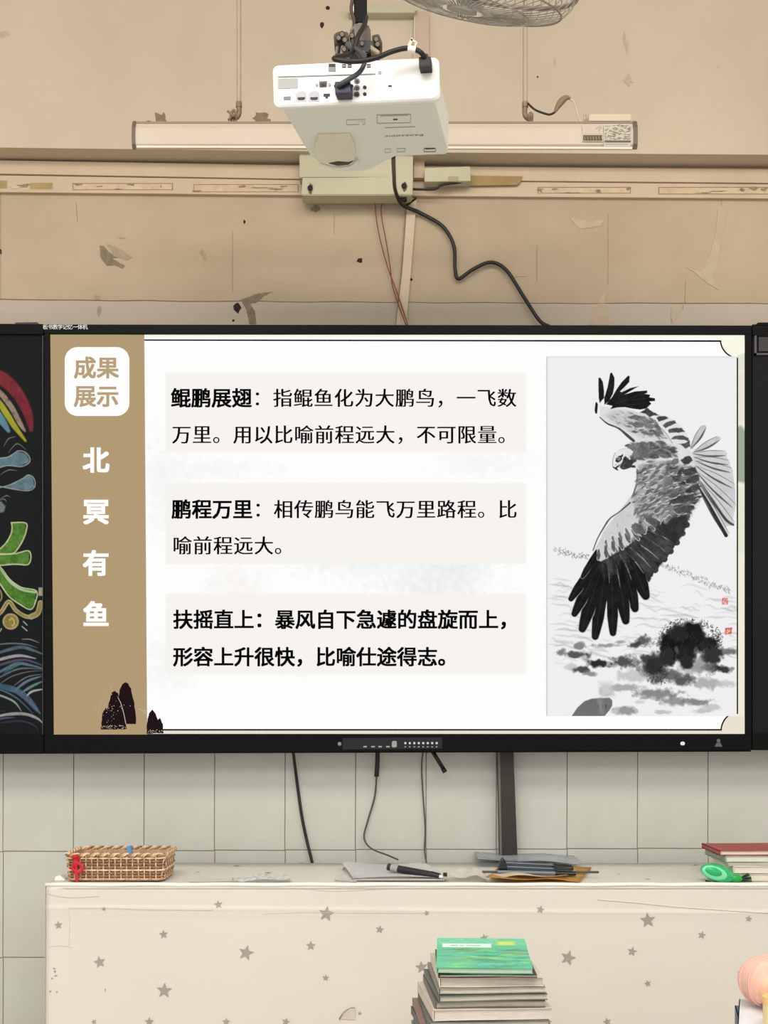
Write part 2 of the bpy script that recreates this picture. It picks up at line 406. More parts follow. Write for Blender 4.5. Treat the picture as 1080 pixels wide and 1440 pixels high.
jb = empty('short_duct_box', W(625, 245, 3.37), 'short cream duct piece with an open end beside the wall plate', 'cable duct')
pslab('duct_cover', [(597, 236), (661, 234), (662, 254.5), (597, 255.5)], 3.345, 0.034, M_cream, jb, .001)
pslab('duct_step', rect(582, 226, 597, 250), 3.37, 0.012, M_duct, jb)
pslab('latch_tab', rect(630, 248, 645, 254), 3.3445, 0.001, mat('duct_inner', (167, 153, 110), .6), jb)
tag(pslab('glue_strip', [(661, 247), (735, 248), (732, 256), (727, 260), (661, 261)], 3.378, 0.0035, mat('brown_glue', (153, 126, 73), .5, (142, 114, 66), 30)), 'yellow-brown glued strip left on the duct to the right of the short duct piece', 'strip')
tag(tube('power_lead', [W(578, 266, 3.36), W(610, 266, 3.352), W(622, 260, 3.352), W(650, 256, 3.358)], .0035, M_rub), 'short black lead running out from the wall plate under the short duct piece', 'cable')

# vertical conduit behind the projector and below it
cdt = empty('wall_conduit', W(590, 50, YB), 'flat pale conduit strip going up the wall beside the projector mount', 'conduit')
pslab('conduit_cover', [(583, 16), (603, 16), (603, 207), (581, 207)], YB - .012, .0115, mat('conduit_paint', (188, 167, 149), .7), cdt)
pslab('conduit_edge', rect(582, 16, 583.5, 180), YB - .014, .013, mat('conduit_edge_paint', (206, 190, 165), .7), cdt)
tag(pslab('wall_duct', [(490, 8), (582, 8), (587, 13), (582, 18), (490, 18)], YB - .03, .0295, M_cream, None, .001), 'short horizontal cream duct piece at the top, right of the black mount pole', 'cable duct')
cd2 = empty('wall_conduit', W(570, 360, YW), 'slanting pale conduit strip from the wall plate down to the board', 'conduit')
pslab('conduit_cover', [(573, 279), (586, 279), (578, 380), (571, 457), (557, 457), (566, 380)], YW - .010, .0098, mat('conduit_paint2', (197, 179, 153), .6), cd2)
pslab('conduit_groove', [(571.5, 279), (573, 279), (566, 380), (558, 457), (556.5, 457), (564, 380)], YW - .008, .0078, M_chip, cd2)

# ------------------------------------------------------------ the display and its slide
YD = 3.28
disp = empty('interactive_display', W(560, 1058, 3.33), 'wide black wall-mounted interactive display showing a slide with Chinese text and an ink eagle', 'display')
pslab('housing', [(63, 459), (1056, 459), (1056, 1057), (63, 1060)], YD + .006, .07, M_black, disp)
pslab('bezel', [(62, 456), (1057, 457.5), (1057, 470.5), (62, 469)], YD - .006, .014, M_black, disp, .0015).name = 'bezel'
pslab('bezel', [(62, 469), (70, 469), (75, 1033), (62, 1033)], YD - .006, .014, M_black, disp, .001)
pslab('bezel', [(1048, 470), (1057, 470), (1057, 1033), (1048, 1033)], YD - .006, .014, M_black, disp, .001)
pslab('bezel', [(62, 1033), (1057, 1033), (1057, 1055), (62, 1060)], YD - .008, .016, M_black, disp, .002)
M_led = emis('status_light', (225, 235, 235))
M_ic = mat('printed_grey', (150, 152, 152), .5)
pslab('port_panel', [(482, 1038), (622, 1037), (622, 1053), (482, 1054)], YD - .0095, .0016, mat('gloss_black', (12, 14, 17), .15), disp)
for k in range(8):
    c = W(570 + 6.3 * k, 1045, YD - .0095); cyl('button', c, c - Vector((0, .002, 0)), .0032, mat('button_grey', (196, 198, 198), .4), disp, 10)
    pslab('button_mark', rect(568.8 + 6.3 * k, 1049.5, 571 + 6.3 * k, 1051), YD - .0098, .0003, M_ic, disp)
for k, x in enumerate((511, 522, 532, 543)): pslab('port', rect(x, 1049, x + 5, 1051), YD - .0100, .0006, M_ic, disp)
pslab('power_button', rrect(551, 1042, 558, 1051, 2), YD - .0105, .001, M_ic, disp)
pslab('sensor_window', rrect(475, 1043.5, 480, 1048.5, 2), YD - .0088, .001, mat('sensor', (130, 132, 130), .3), disp)
pslab('status_light', rrect(957, 1043, 963, 1048, 2), YD - .0088, .001, M_led, disp)
for p in (rrect(1008, 1039, 1013, 1044, 2), [(1005, 1050), (1008, 1044.5), (1013, 1044.5), (1016, 1050)]): pslab('person_mark', p, YD - .0086, .0006, mat('mark_grey', (86, 88, 88), .5), disp)
S = 1e-4
def on(k): return lambda x, y: W(x, y, YD - S * k)
def sl(nm, pts, k, m):
    me = bpy.data.meshes.new(nm); me.from_pydata([W(x, y, YD - S * k) for x, y in pts], [], [list(range(len(pts)))[::-1]]); me.update()
    return link(nm, me, m, SCR)
SCR = pslab('screen_panel', [(68, 468), (1050, 468), (1050, 1034), (68, 1034)], YD, .006, mat('screen_glass', (10, 10, 10), .2), disp)
# slide ground: cream with faint green hills
cv = Canvas(203, 470, 1048, 1033, (243, 239, 228), 0.5)
cv.poly(rect(203, 470, 1048, 474), (226, 246, 214), 1, 2); cv.poly(rect(200, 472, 1048, 482), (250, 252, 240), .8, 2)
cv.poly(rect(1030, 474, 1060, 498), (252, 248, 232), 1, 4); cv.poly([(1036, 500), (1048, 494), (1048, 520), (1036, 520)], (226, 228, 212), 1, 4)
cv.poly(rect(1030, 522, 1060, 595), (236, 228, 212), .9, 8); cv.poly([(1030, 604), (1042, 598), (1050, 608), (1050, 680), (1030, 676)], (158, 170, 150), 1, 4)
cv.poly(rect(1030, 684, 1060, 780), (226, 232, 210), 1, 8); cv.poly(rect(1030, 780, 1060, 1010), (243, 234, 218), .9, 8)
cv.poly(rect(203, 1026, 1060, 1040), (230, 224, 208), 1, 3); cv.poly(rect(1026, 1008, 1060, 1040), (232, 224, 204), 1, 4)
cv.mesh('slide_ground', on(1), attr_mat('screen_ink', True), SCR)
# white field with the very faint landscape
cvw = Canvas(203, 478, 1037, 1026, (253, 253, 252), 0.5)
for i, (x, y, rx, ry, c, a) in enumerate([(560, 790, 170, 40, (228, 236, 238), .5), (470, 770, 90, 40, (226, 224, 218), .35), (640, 800, 60, 40, (220, 228, 226), .45), (230, 680, 40, 90, (232, 238, 236), .5),
        (680, 650, 90, 30, (238, 242, 244), .6), (610, 830, 110, 30, (224, 228, 226), .5), (330, 830, 60, 50, (240, 232, 222), .4), (240, 930, 50, 50, (240, 240, 238), .6), (300, 660, 120, 20, (240, 240, 238), .5), (410, 920, 70, 40, (246, 242, 236), .6)]):
    cvw.blob(x, y, rx, ry, c, a, 1.0, .7, i)
for y0, y1 in ((524, 636), (679, 793), (835, 948)): cvw.poly(rect(233, y0, 740, y1), (247, 243, 239), .78, .8)
o = cvw.mesh('slide_page', on(2), attr_mat('screen_ink', True), SCR)
M_k = emis('slide_black', (8, 8, 8)); M_tan = emis('slide_tan', (178, 154, 117)); M_wt = emis('slide_white', (254, 254, 252))
def notch(cx, cy, r, a0, a1, n=12): return [(cx + r * math.cos(math.radians(a0 + (a1 - a0) * k / n)), cy + r * math.sin(math.radians(a0 + (a1 - a0) * k / n))) for k in range(n + 1)]
M_c1 = emis('slide_cream', (251, 248, 232)); M_c2 = emis('slide_cream_dark', (232, 225, 207))
sl('corner_cut', [(1014, 478), (1048, 478), (1048, 496), (1034, 500)] + notch(1040, 477, 27, 110, 175), 3, M_c1)
sl('corner_cut', [(1014, 1032), (1048, 1032), (1048, 1008), (1032, 1007)] + notch(1042, 1028, 28, 235, 183), 3, M_c2)
def thick(pts, w):
    L = []; R = []
    for i, (x, y) in enumerate(pts):
        a = pts[max(i - 1, 0)]; b = pts[min(i + 1, len(pts) - 1)]; dx, dy = b[0] - a[0], b[1] - a[1]; d = math.hypot(dx, dy)
        L.append((x - dy / d * w / 2, y + dx / d * w / 2)); R.append((x + dy / d * w / 2, y - dx / d * w / 2))
    return L + R[::-1]
sl('page_border', [(203, 477.2), (1014, 478.5), (1014, 480.8), (203, 479.2)], 4, M_k)
sl('page_border', thick([(1013.6, 479)] + notch(1040, 477, 27, 172, 112), 2), 4, M_k)
sl('page_border', rect(1036, 503, 1038, 1004), 6, M_k)
sl('page_border', rect(228, 1025.2, 1015, 1027.4), 4, M_k)
sl('page_border', thick([(1014, 1027)] + notch(1042, 1028, 28, 184, 230), 2), 4, M_k)
sl('side_bar', [(70, 470), (203, 471), (205, 750), (207, 1033), (75, 1033)], 4, M_tan)
M_gr = emis('key_green', (60, 178, 52)); M_gr2 = emis('key_green_dark', (20, 96, 24))
sl('green_fringe', [(69, 470), (70.3, 470), (75.3, 1033), (74, 1033)], 5, M_gr)
sl('green_fringe', [(69, 469.5), (1048, 470), (1048, 471), (69, 470.7)], 5, M_gr2)
sl('title_badge', rrect(91, 488, 182, 585, 18), 6, M_wt)
tb = []
for ch, cx, cy in (('成', 119.5, 517), ('果', 151.5, 517), ('展', 119.5, 557), ('示', 151.5, 557)): tb.append((ch, cx - 16, cy + 12, 32, 0, fat(.8, .7)))
line_of('badge_title', tb, on(7), emis('slide_tan_ink', (184, 160, 122)), disp)
line_of('side_title', [(ch, 135 - 18.8, cy + 14, 37.5, 0, fat(1.3, 1.1)) for ch, cy in zip('北冥有鱼', (647, 719.5, 792, 864))], on(7), M_wt, disp)
lines = [('鲲鹏展翅：指鲲鱼化为大鹏鸟，一飞数', 240, 559.5, 4), ('万里。用以比喻前程远大，不可限量。', 241, 611, 0), ('鹏程万里：相传鹏鸟能飞万里路程。比', 241, 716, 4), ('喻前程远大。', 242, 767, 0),
         ('扶摇直上：暴风自下急遽的盘旋而上，', 243, 871, 99), ('形容上升很快，比喻仕途得志。', 243, 923.5, 99)]
for t, x, y, nb in lines:
    it = []
    for i, ch in enumerate(t):
        bold = i < nb; s = 28.6
        if ch in '：，。': it.append((ch, x + i * 28.65, y + 10.5, s, 0, (0, .5) if not bold else fat(.7, .6)))
        elif bold: it.append((ch, x + i * 28.65, y + 10.8, s, 0, fat(.75, .55)))
        else: it.append((ch, x + i * 28.65, y + 10.5, s * .97, 0, (0, .5, 1.0)))
    line_of('caption_line', it, on(7), M_k, disp)
# ink rocks at the foot of the side bar
M_rk = emis('rock_ink', (34, 22, 24)); M_sp = emis('rock_speck', (205, 190, 165))
def rock(pts, k):
    out = []
    for i in range(len(pts)):
        a, b = pts[i], pts[(i + 1) % len(pts)]
        for t in range(4): out.append((a[0] + (b[0] - a[0]) * t / 4 + random.uniform(-.5, .5), a[1] + (b[1] - a[1]) * t / 4 + random.uniform(-.5, .5)))
    sl('ink_rock', out, k, M_rk)
rock([(166, 1018), (191.5, 1018), (191, 1003), (188, 985), (184, 968), (180, 961), (176, 959), (172, 962), (168, 970), (166, 990)], 7)
rock([(142, 1026), (178, 1026), (175, 1010), (170, 985), (166, 975), (161, 971), (157, 974), (154, 984), (152, 994), (148, 996), (144, 1003), (143, 1014)], 8)
rock([(206, 1031.5), (230, 1031.5), (229, 1018), (225, 1009), (222, 1012), (218, 1002), (214, 998), (210, 1003), (207, 1015)], 7)
sl('rock_line', thick([(166, 981), (170, 989), (174, 1003), (177, 1018)], .9), 9, M_sp)
V = []; FF = []
for k in range(170):
    if k < 70: x, y = random.gauss(152, 10), random.gauss(990, 12)
    elif k < 120: x, y = random.uniform(142, 178), random.uniform(1020, 1026)
    elif k < 145: x, y = random.gauss(202, 4), random.gauss(999, 3)
    else: x, y = random.uniform(208, 229), random.uniform(1026, 1031)
    r = random.uniform(.3, .8); b = len(V); V += [W(x - r, y, YD - S * 9), W(x, y + r, YD - S * 9), W(x + r, y, YD - S * 9), W(x, y - r, YD - S * 9)]; FF.append((b, b + 1, b + 2, b + 3))
me = bpy.data.meshes.new('ink_speck'); me.from_pydata(V, [], FF); tag(link('ink_speck', me, M_sp, SCR), kind='stuff')

# the ink painting of the eagle
cv = Canvas(768, 501, 1037, 1007, (239, 239, 239), 2.0)
U4 = lambda u, v: (760 + u / 3.6, 500 + v / 3.6)
U5 = lambda u, v: (760 + u / 3.6, 700 + v / 3.6)
U6 = lambda u, v: (760 + u / 3.6, 850 + v / 3.6)
cv.poly(rect(767, 501, 770, 1007), (200, 202, 204), .7, 2)
cv.poly(rect(768, 501, 1037, 503), (215, 216, 218), .7, 2)
rr = random.Random(3)
# water ripples
for i in range(150):
    y = rr.uniform(800, 935); x = rr.uniform(768, 1035); L = rr.uniform(12, 46)
    lim = 812 + abs(x - 850) * .12
    if y < lim: continue
    cv.stroke([(x, y), (x + L * .3, y - rr.uniform(0, 4)), (x + L * .6, y + rr.uniform(-1, 2)), (x + L, y + rr.uniform(-1, 6))], [.6, 2.2, 2.8, .5], (185, 185, 186), rr.uniform(.2, .6), 1.6)
for i in range(26):
    y = rr.uniform(805, 920); x = rr.uniform(768, 830); cv.stroke([(x, y), (x + 12, y + 1.5), (x + 24, y + 3)], [.5, 2.4, .5], (180, 181, 184), .45, 1.8)
# lines of small writing
for a0, a1, n in (((781, 774), (829, 784), 22), ((926, 792), (1029, 832), 40)):
    for i in range(n):
        t = i / n; x = a0[0] + (a1[0] - a0[0]) * t; y = a0[1] + (a1[1] - a0[1]) * t + rr.uniform(-1, 1)
        for q in range(3):
            x2 = x + rr.uniform(-1.6, 1.6); y2 = y + rr.uniform(-4, 4); cv.stroke([(x2, y2), (x2 + rr.uniform(-2.2, 2.2), y2 + rr.uniform(-2.5, 2.5)), (x2 + rr.uniform(-2, 2), y2 + rr.uniform(-3, 3))], .8, (110, 110, 112), .5, .7)
for x0, y0, a in ((1015, 841, .45), (1020, 883, .9)):
    cv.poly(rect(x0, y0, x0 + 9, y0 + 9), (214, 96, 92), a, .8, 20, 1.2)
    for q in range(6): cv.stroke([(x0 + rr.uniform(1, 8), y0 + rr.uniform(1, 8)), (x0 + rr.uniform(1, 8), y0 + rr.uniform(1, 8))], .8, (240, 225, 222), .8, .5)
# clouds and rocks
def cl(x, y, rx, ry, g, a, sd, nz=.55, so=.5): cv.blob(x, y, rx, ry, (g, g, g), a, so, nz, sd)
for i, (u, v, ru, rv, g, a) in enumerate([(200, 210, 40, 26, 110, .8), (330, 208, 70, 14, 120, .7), (190, 255, 90, 22, 70, .9), (105, 240, 30, 22, 110, .8), (520, 185, 60, 34, 80, .9), (480, 205, 40, 20, 60, .9), (405, 190, 30, 10, 140, .7),
        (290, 300, 80, 26, 45, 1), (420, 290, 90, 38, 75, .95), (205, 330, 50, 20, 60, .9), (255, 350, 40, 16, 120, .8), (150, 315, 50, 20, 180, .6), (560, 290, 60, 60, 60, .95), (540, 330, 60, 40, 80, .9), (590, 360, 70, 50, 70, .85), (480, 360, 110, 40, 175, .6),
        (420, 420, 130, 22, 150, .75), (340, 440, 50, 26, 150, .7), (600, 455, 130, 34, 120, .85), (680, 490, 90, 30, 130, .8), (790, 495, 90, 22, 110, .8), (860, 520, 60, 26, 175, .6), (430, 540, 70, 26, 130, .8), (620, 545, 50, 14, 165, .6), (510, 495, 40, 12, 190, .6),
        (840, 400, 90, 36, 150, .7), (940, 400, 60, 24, 175, .6), (720, 385, 70, 34, 75, .9), (680, 360, 80, 40, 85, .85), (870, 320, 60, 40, 50, .95), (930, 330, 50, 22, 50, .95), (830, 300, 80, 60, 130, .7), (950, 240, 60, 22, 95, .85), (760, 320, 80, 50, 150, .6), (820, 540, 60, 14, 170, .6), (130, 190, 50, 14, 200, .5)]):
    x, y = U6(u, v); cl(x, y, ru / 3.6, rv / 3.6, g, a, i * 7)
for i, (u, v, ru, rv) in enumerate([(720, 190, 110, 100), (650, 230, 60, 90), (770, 140, 70, 60), (800, 190, 60, 60), (730, 250, 60, 60), (850, 200, 50, 40), (700, 150, 60, 50), (740, 290, 40, 40), (640, 270, 50, 60), (580, 310, 60, 50), (870, 250, 60, 60)]):
    x, y = U6(u, v); cl(x, y, ru / 3.6, rv / 3.6, 22 + i * 3, 1, 300 + i * 5, .35, .35)
for i in range(26):
    u = rr.uniform(630, 850); v = rr.uniform(110, 300); x, y = U6(u, v); cv.stroke([(x, y), (x + rr.uniform(-4, 4), y + rr.uniform(3, 10))], [.5, 1.6, .4], (95, 95, 95), .5, 1.2)
for i in range(330):
    a = rr.uniform(3.0, 6.5); q = rr.uniform(.85, 1.15); u = 740 + 135 * q * math.cos(a) + (30 if a > 5 else 0); v = 190 + 105 * q * math.sin(a)
    if i % 3 == 0: u = rr.uniform(850, 915); v = rr.uniform(150, 225)
    x, y = U6(u, v); b = rr.uniform(0, 6.28); L = rr.uniform(1, 3); cv.stroke([(x, y), (x + L * math.cos(b), y + L * math.sin(b))], .6, (20, 20, 20), .85, .6)
for u, v in ((690, 235), (790, 232), (640, 320)):
    x, y = U6(u, v); cl(x, y, 4, 6, 120, .5, int(u), .6)
for i in range(60):
    x, y = U6(rr.uniform(540, 640), rr.uniform(300, 400)); cv.stroke([(x, y), (x + rr.uniform(-3, 3), y + rr.uniform(-4, 4))], .8, (30, 30, 30), .7, .7)
# grey fin at the bottom left
cv.poly([(804, 1007), (812, 995), (822, 986), (832, 982.5), (857, 981), (861, 985), (861, 992), (857, 999), (850, 1007)], (112, 112, 112), 1, 1, 3)
cv.poly([(841, 958), (860, 958), (866, 980), (844, 981)], (205, 205, 205), .6, 6)
for x in (841, 847, 852): cv.stroke([(x, 991), (x + .5, 995)], 1, (40, 40, 40), .9, .6)
cv.poly([(838, 982), (846, 981), (849, 990), (850, 1006), (843, 1004)], (135, 135, 135), .6, 3)
# --- tail feathers
def feather(a, b, w, g0, g1, tip=.9, edge=None, light=False):
    (ax, ay), (bx, by) = a, b
    mx, my = (ax + bx) / 2, (ay + by) / 2
    cv.stroke([a, (mx, my), b], [w * .45, w * .85, w, w * tip * .55], (g0, g0, g0 + 1), 1, .7, g1)
    if light:
        d = math.hypot(bx - ax, by - ay); nx, ny = -(by - ay) / d, (bx - ax) / d
        cv.stroke([(ax, ay), (mx + nx * w * .36, my + ny * w * .36), (bx + nx * w * .28, by + ny * w * .28)], [.5, w * .2, w * .28, .5], (70, 70, 72), .85, .9, 10)
        cv.stroke([(ax, ay), (mx - nx * w * .46, my - ny * w * .46), (bx - nx * w * .4, by - ny * w * .4)], [.3, .8, .9, .5], (90, 90, 92), .85, .6)
tips = [(990, 601), (1010, 617), (1020, 638), (1024, 651), (1028, 662), (1031, 684), (1032, 712), (1030, 737), (1022, 752)]
bases = [(972, 630), (976, 636), (974, 638), (976, 643), (978, 648), (978, 655), (978, 662), (978, 670), (978, 676)]
cv.poly([(974, 636), (1020, 637), (1030, 662), (1034, 690), (1034, 712), (1029, 738), (1018, 742), (990, 705), (978, 678)], (205, 205, 205), 1, 1, 8, .6)
for i in (8, 7, 6, 5, 4, 3, 2): feather(bases[i], tips[i], 9.5, 206, 9, 1, light=True)
for i in (0, 1): feather(bases[i], tips[i], 10, 196, 12, 1.2, light=True)
cv.stroke([(978, 678), (994, 704), (1008, 730), (1021, 753)], [1, 3.5, 5, 5], (52, 52, 54), 1, .8, 14)
cv.stroke([(984, 676), (1004, 706), (1020, 730), (1031, 738)], [.6, 3.0, 4, 3], (70, 70, 72), .9, .8, 14)
# --- upper wing
BODY = True
cv.poly([U4(*p) for p in [(300, 255), (350, 262), (430, 266), (520, 292), (580, 320), (640, 372), (690, 430), (760, 480), (775, 520), (790, 600), (778, 700), (758, 792), (470, 792), (480, 700), (487, 620), (480, 570), (420, 575), (380, 560), (372, 515), (395, 485), (440, 455), (475, 436), (420, 390), (350, 345), (300, 312)]], (222, 222, 221), 1, 1.2, 8, 1)
cv.stroke([U4(*p) for p in [(300, 312), (340, 345), (395, 368), (440, 405), (472, 432)]], [1, 2.2, 2.4, 4, 4], (78, 74, 74), 1, .8, 14)
def mottle(poly_fn, n, x0, x1, y0, y1, g, ang, ln, seed, al=.8):
    r2 = random.Random(seed)
    for i in range(n):
        x = r2.uniform(x0, x1); y = r2.uniform(y0, y1)
        if not poly_fn(x, y): continue
        a = math.radians(ang(x, y) + r2.uniform(-25, 25)); L = ln * r2.uniform(.5, 1.2); gg = r2.uniform(*g)
        dx, dy = math.cos(a) * L / 2, math.sin(a) * L / 2; k = r2.uniform(.6, 1.6)
        cv.stroke([(x - dx, y - dy), (x + dy * .35, y - dx * .35 + k), (x + dx, y + dy)], [.8, L * .42, .8], (gg, gg - 2, gg - 3), al, 1.3, 16)
def inpoly(P):
    def fn(x, y):
        c = False
        for i in range(len(P)):
            (ax, ay), (bx, by) = P[i], P[i - 1]
            if (ay > y) != (by > y) and x < (bx - ax) * (y - ay) / (by - ay) + ax: c = not c
        return c
    return fn
up = [U4(*p) for p in [(330, 300), (370, 275), (450, 285), (540, 310), (610, 350), (655, 420), (600, 425), (500, 410), (440, 380), (370, 340)]]
cv.poly(up, (196, 195, 193), .8, 6, 16, 3)
mottle(inpoly(up), 230, 845, 945, 572, 620, (105, 190), lambda x, y: 25, 5, 1, .6)
mottle(inpoly([U4(*p) for p in [(430, 300), (520, 300), (600, 345), (640, 400), (560, 400), (450, 385)]]), 110, 870, 945, 580, 615, (85, 130), lambda x, y: 15, 11, 2, .8)
nk = [U4(*p) for p in [(440, 455), (520, 436), (610, 440), (690, 470), (690, 510), (600, 520), (500, 530), (440, 520)]]
cv.poly(nk, (140, 138, 137), .75, 5, 16, 3)
mottle(inpoly(nk), 170, 880, 955, 618, 650, (70, 120), lambda x, y: 12, 11, 3, .85)
for i in range(26):
    x, y = U4(rr.uniform(450, 690), rr.uniform(440, 520)); cv.stroke([(x, y), (x + 5, y + rr.uniform(-2, 2))], [.4, 1.2, .4], (225, 225, 225), .7, .8)
# head, drawn from its own close-up
HD_ = lambda u, v: (852 + u / 18, 610 + v / 18)
def hp(pts, g, al=1.0, so=.9, tx=10, rg=.5): cv.poly([HD_(*p) for p in pts], (g, g, g + 1), al, so, tx, rg)
hp([(170, 800), (172, 620), (235, 490), (320, 420), (450, 370), (560, 340), (720, 470), (760, 700), (560, 760), (380, 800), (300, 830)], 230, 1, 1)
hp([(540, 360), (600, 280), (700, 280), (820, 220), (960, 220), (1090, 230), (1090, 560), (900, 600), (760, 600), (640, 560), (700, 440), (640, 390)], 112, .85, 2, 30, 1.5)
hp([(600, 550), (700, 560), (780, 640), (780, 700), (690, 720), (620, 660)], 100, .9, 1.6, 24, 1)
hp([(350, 845), (380, 770), (425, 700), (430, 640), (450, 590), (500, 560), (540, 600), (600, 655), (660, 640), (745, 665), (765, 705), (700, 740), (660, 790), (740, 800), (760, 850), (700, 862), (640, 850), (560, 880), (460, 910), (390, 890)], 66, 1, .9, 20, .4)
hp([(240, 695), (258, 620), (320, 565), (395, 540), (428, 498), (438, 560), (405, 600), (412, 650), (372, 690), (320, 730), (268, 718)], 54, 1, .7, 12, .3)
hp([(166, 812), (230, 852), (300, 805), (390, 752), (345, 822), (285, 868), (296, 898), (322, 932), (280, 926), (222, 892), (184, 862)], 58, 1, .7, 10, .2)
for p, w, g in (([(240, 480), (188, 600), (173, 720), (170, 812)], .9, 150), ([(300, 430), (380, 390), (470, 380)], .6, 190), ([(270, 770), (340, 730), (410, 690)], 1.5, 212), ([(330, 830), (370, 770), (400, 730)], .7, 190), ([(240, 770), (250, 800)], .9, 120), ([(560, 590), (590, 650)], .8, 160), ([(470, 740), (475, 760)], .8, 120)):
    cv.stroke([HD_(*q) for q in p], w, (g, g, g), .9, .7)
x, y = HD_(325, 630)
for w, g in ((4.6, 182), (3.0, 60), (1.0, 190)): cv.stroke([(x, y), (x + .1, y)], w, (g, g, g), 1, .6)
# close-up of the raised wing
UW = lambda u, v: (830 + u / 6.75, 515 + v / 6.75)
def wp(pts, g, al=1.0, so=.8, tx=12, rg=.5): cv.poly([UW(*p) for p in pts], (g, g, g), al, so, tx, rg)
wp([(600, 475), (660, 465), (745, 480), (820, 530), (895, 600), (940, 690), (945, 760), (800, 740), (700, 640)], 226, 1, 1, 6)
for pts, g in (([(630, 490), (660, 470), (720, 475), (742, 493), (700, 512), (650, 526)], 72), ([(690, 562), (740, 525), (800, 514), (820, 540), (770, 562), (712, 585)], 78), ([(738, 606), (790, 584), (870, 582), (897, 622), (840, 632), (750, 632)], 82),
               ([(772, 690), (800, 660), (880, 655), (930, 680), (940, 716), (900, 702), (830, 692)], 84), ([(830, 738), (900, 732), (945, 702), (946, 762), (905, 782), (862, 748)], 80), ([(470, 440), (540, 398), (600, 440), (662, 466), (600, 462), (570, 482), (530, 452)], 60),
               ([(390, 550), (440, 525), (510, 545), (500, 575), (430, 585)], 105), ([(370, 480), (420, 455), (520, 480), (470, 500), (390, 500)], 112), ([(520, 580), (560, 540), (620, 560), (590, 600)], 125), ([(385, 620), (420, 605), (460, 625), (430, 640)], 110), ([(600, 630), (640, 625), (665, 665), (630, 665)], 105)): wp(pts, g, .95, 1.2, 22, 1)
cv.stroke([UW(*p) for p in [(540, 500), (640, 560), (720, 640), (780, 730)]], [.6, 1, .8], (110, 110, 110), .8, .7)
cv.poly([(840, 523), (925, 523), (925, 577), (840, 566)], (238, 238, 239), 0, 1)
for pts in ([(78, 112), (95, 108), (120, 150), (131, 240), (130, 300), (90, 350), (80, 300)], [(190, 66), (205, 60), (230, 110), (228, 190), (215, 260), (180, 330), (135, 365), (133, 300), (165, 200)],
            [(360, 88), (375, 95), (370, 150), (320, 205), (280, 240), (300, 247), (380, 207), (465, 188), (400, 225), (322, 270), (420, 240), (540, 230), (540, 255), (510, 262), (570, 270), (560, 295), (615, 305), (615, 330), (560, 335), (580, 355), (530, 402), (470, 412), (400, 402), (330, 388), (250, 392), (190, 407), (212, 376), (150, 362), (210, 290), (250, 220), (300, 150)],
            [(50, 345), (60, 338), (73, 360), (65, 450), (50, 450), (42, 420)]): wp(pts, 30, 1, .7, 10, .2)
for a, b in (((250, 350), (500, 262)), ((330, 330), (560, 300)), ((260, 300), (340, 200)), ((350, 370), (540, 350))): cv.stroke([UW(*a), UW(*b)], [.4, 1.4, .3], (84, 84, 84), .6, 1)
# --- lower wing: base, primaries, secondaries, coverts
cv.poly([(893, 690), (976, 690), (974, 715), (962, 742), (946, 766), (930, 786), (916, 800), (905, 800), (868, 790), (836, 790), (832, 782), (838, 770), (850, 745), (868, 722)], (206, 206, 206), 1, 1.2, 8, 1)
cv.poly([(842, 792), (868, 777), (895, 760), (915, 744), (935, 724), (960, 722), (966, 738), (952, 764), (935, 788), (920, 806), (906, 832), (892, 826), (872, 824), (856, 824), (840, 818), (832, 806)], (52, 53, 54), 1, 1.5, 14, 1.5)
prim = [((840, 776), (819, 811), 8), ((838, 790), (803, 842), 12), ((842, 795), (808, 863), 14), ((846, 798), (819, 884), 17), ((852, 800), (837, 895), 15.5), ((860, 800), (862, 890), 14.5), ((868, 795), (880, 873), 16.5), ((878, 792), (893, 856), 16), ((888, 785), (908, 838), 18)]
for (a, b, w) in prim[::-1]:
    mx, my = (a[0] * .45 + b[0] * .55), (a[1] * .45 + b[1] * .55)
    cv.stroke([a, (mx, my), b], [w * .2, w * .8, w * 1.16, w * .76], (196, 196, 196), .8, .8)
    cv.stroke([a, (mx, my), b], [w * .85, w * 1.06, w * 1.04, w * .62], (29, 29, 30), 1, .7, 9)
    cv.stroke([a, (mx, my), b], [.3, .7, .4], (70, 70, 70), .6, .8)
sec = [((888, 775), (921, 801), 17), ((893, 768), (934, 786), 16), ((900, 758), (943, 775), 15), ((905, 750), (952, 763), 14), ((915, 742), (960, 750), 14), ((925, 730), (966, 738), 14), ((930, 720), (967, 726), 12)]
for a, b, w in sec:
    cv.stroke([a, ((a[0] + b[0]) / 2, (a[1] + b[1]) / 2 + 1), b], [w * .6, w, w, w * .6], (66, 66, 67), 1, .9, 16)
for a, b in [((886, 770), (915, 798)), ((893, 762), (926, 786)), ((900, 752), (935, 775)), ((908, 744), (948, 764)), ((918, 736), (955, 750)), ((880, 776), (905, 806)), ((872, 780), (888, 815)), ((862, 782), (872, 825)), ((852, 782), (857, 820))]:
    cv.stroke([a, ((a[0] + b[0]) / 2 + 1, (a[1] + b[1]) / 2 - 1), b], [1.6, 1.5, .4], (196, 196, 194), .75, 1.1, 10, .35)
for i in range(95):
    t = rr.random(); cx = 842 + 92 * t; cy = 792 - 62 * t + rr.uniform(-6, 6); a = math.radians(88 - 62 * t + rr.uniform(-6, 6)); L = rr.uniform(14, 30)
    g = rr.uniform(40, 75); cv.stroke([(cx, cy), (cx + math.cos(a) * L * .5, cy + math.sin(a) * L * .5), (cx + math.cos(a) * L, cy + math.sin(a) * L)], [1, 4.5, 1.5], (g, g, g), .6, 1.4, 12)
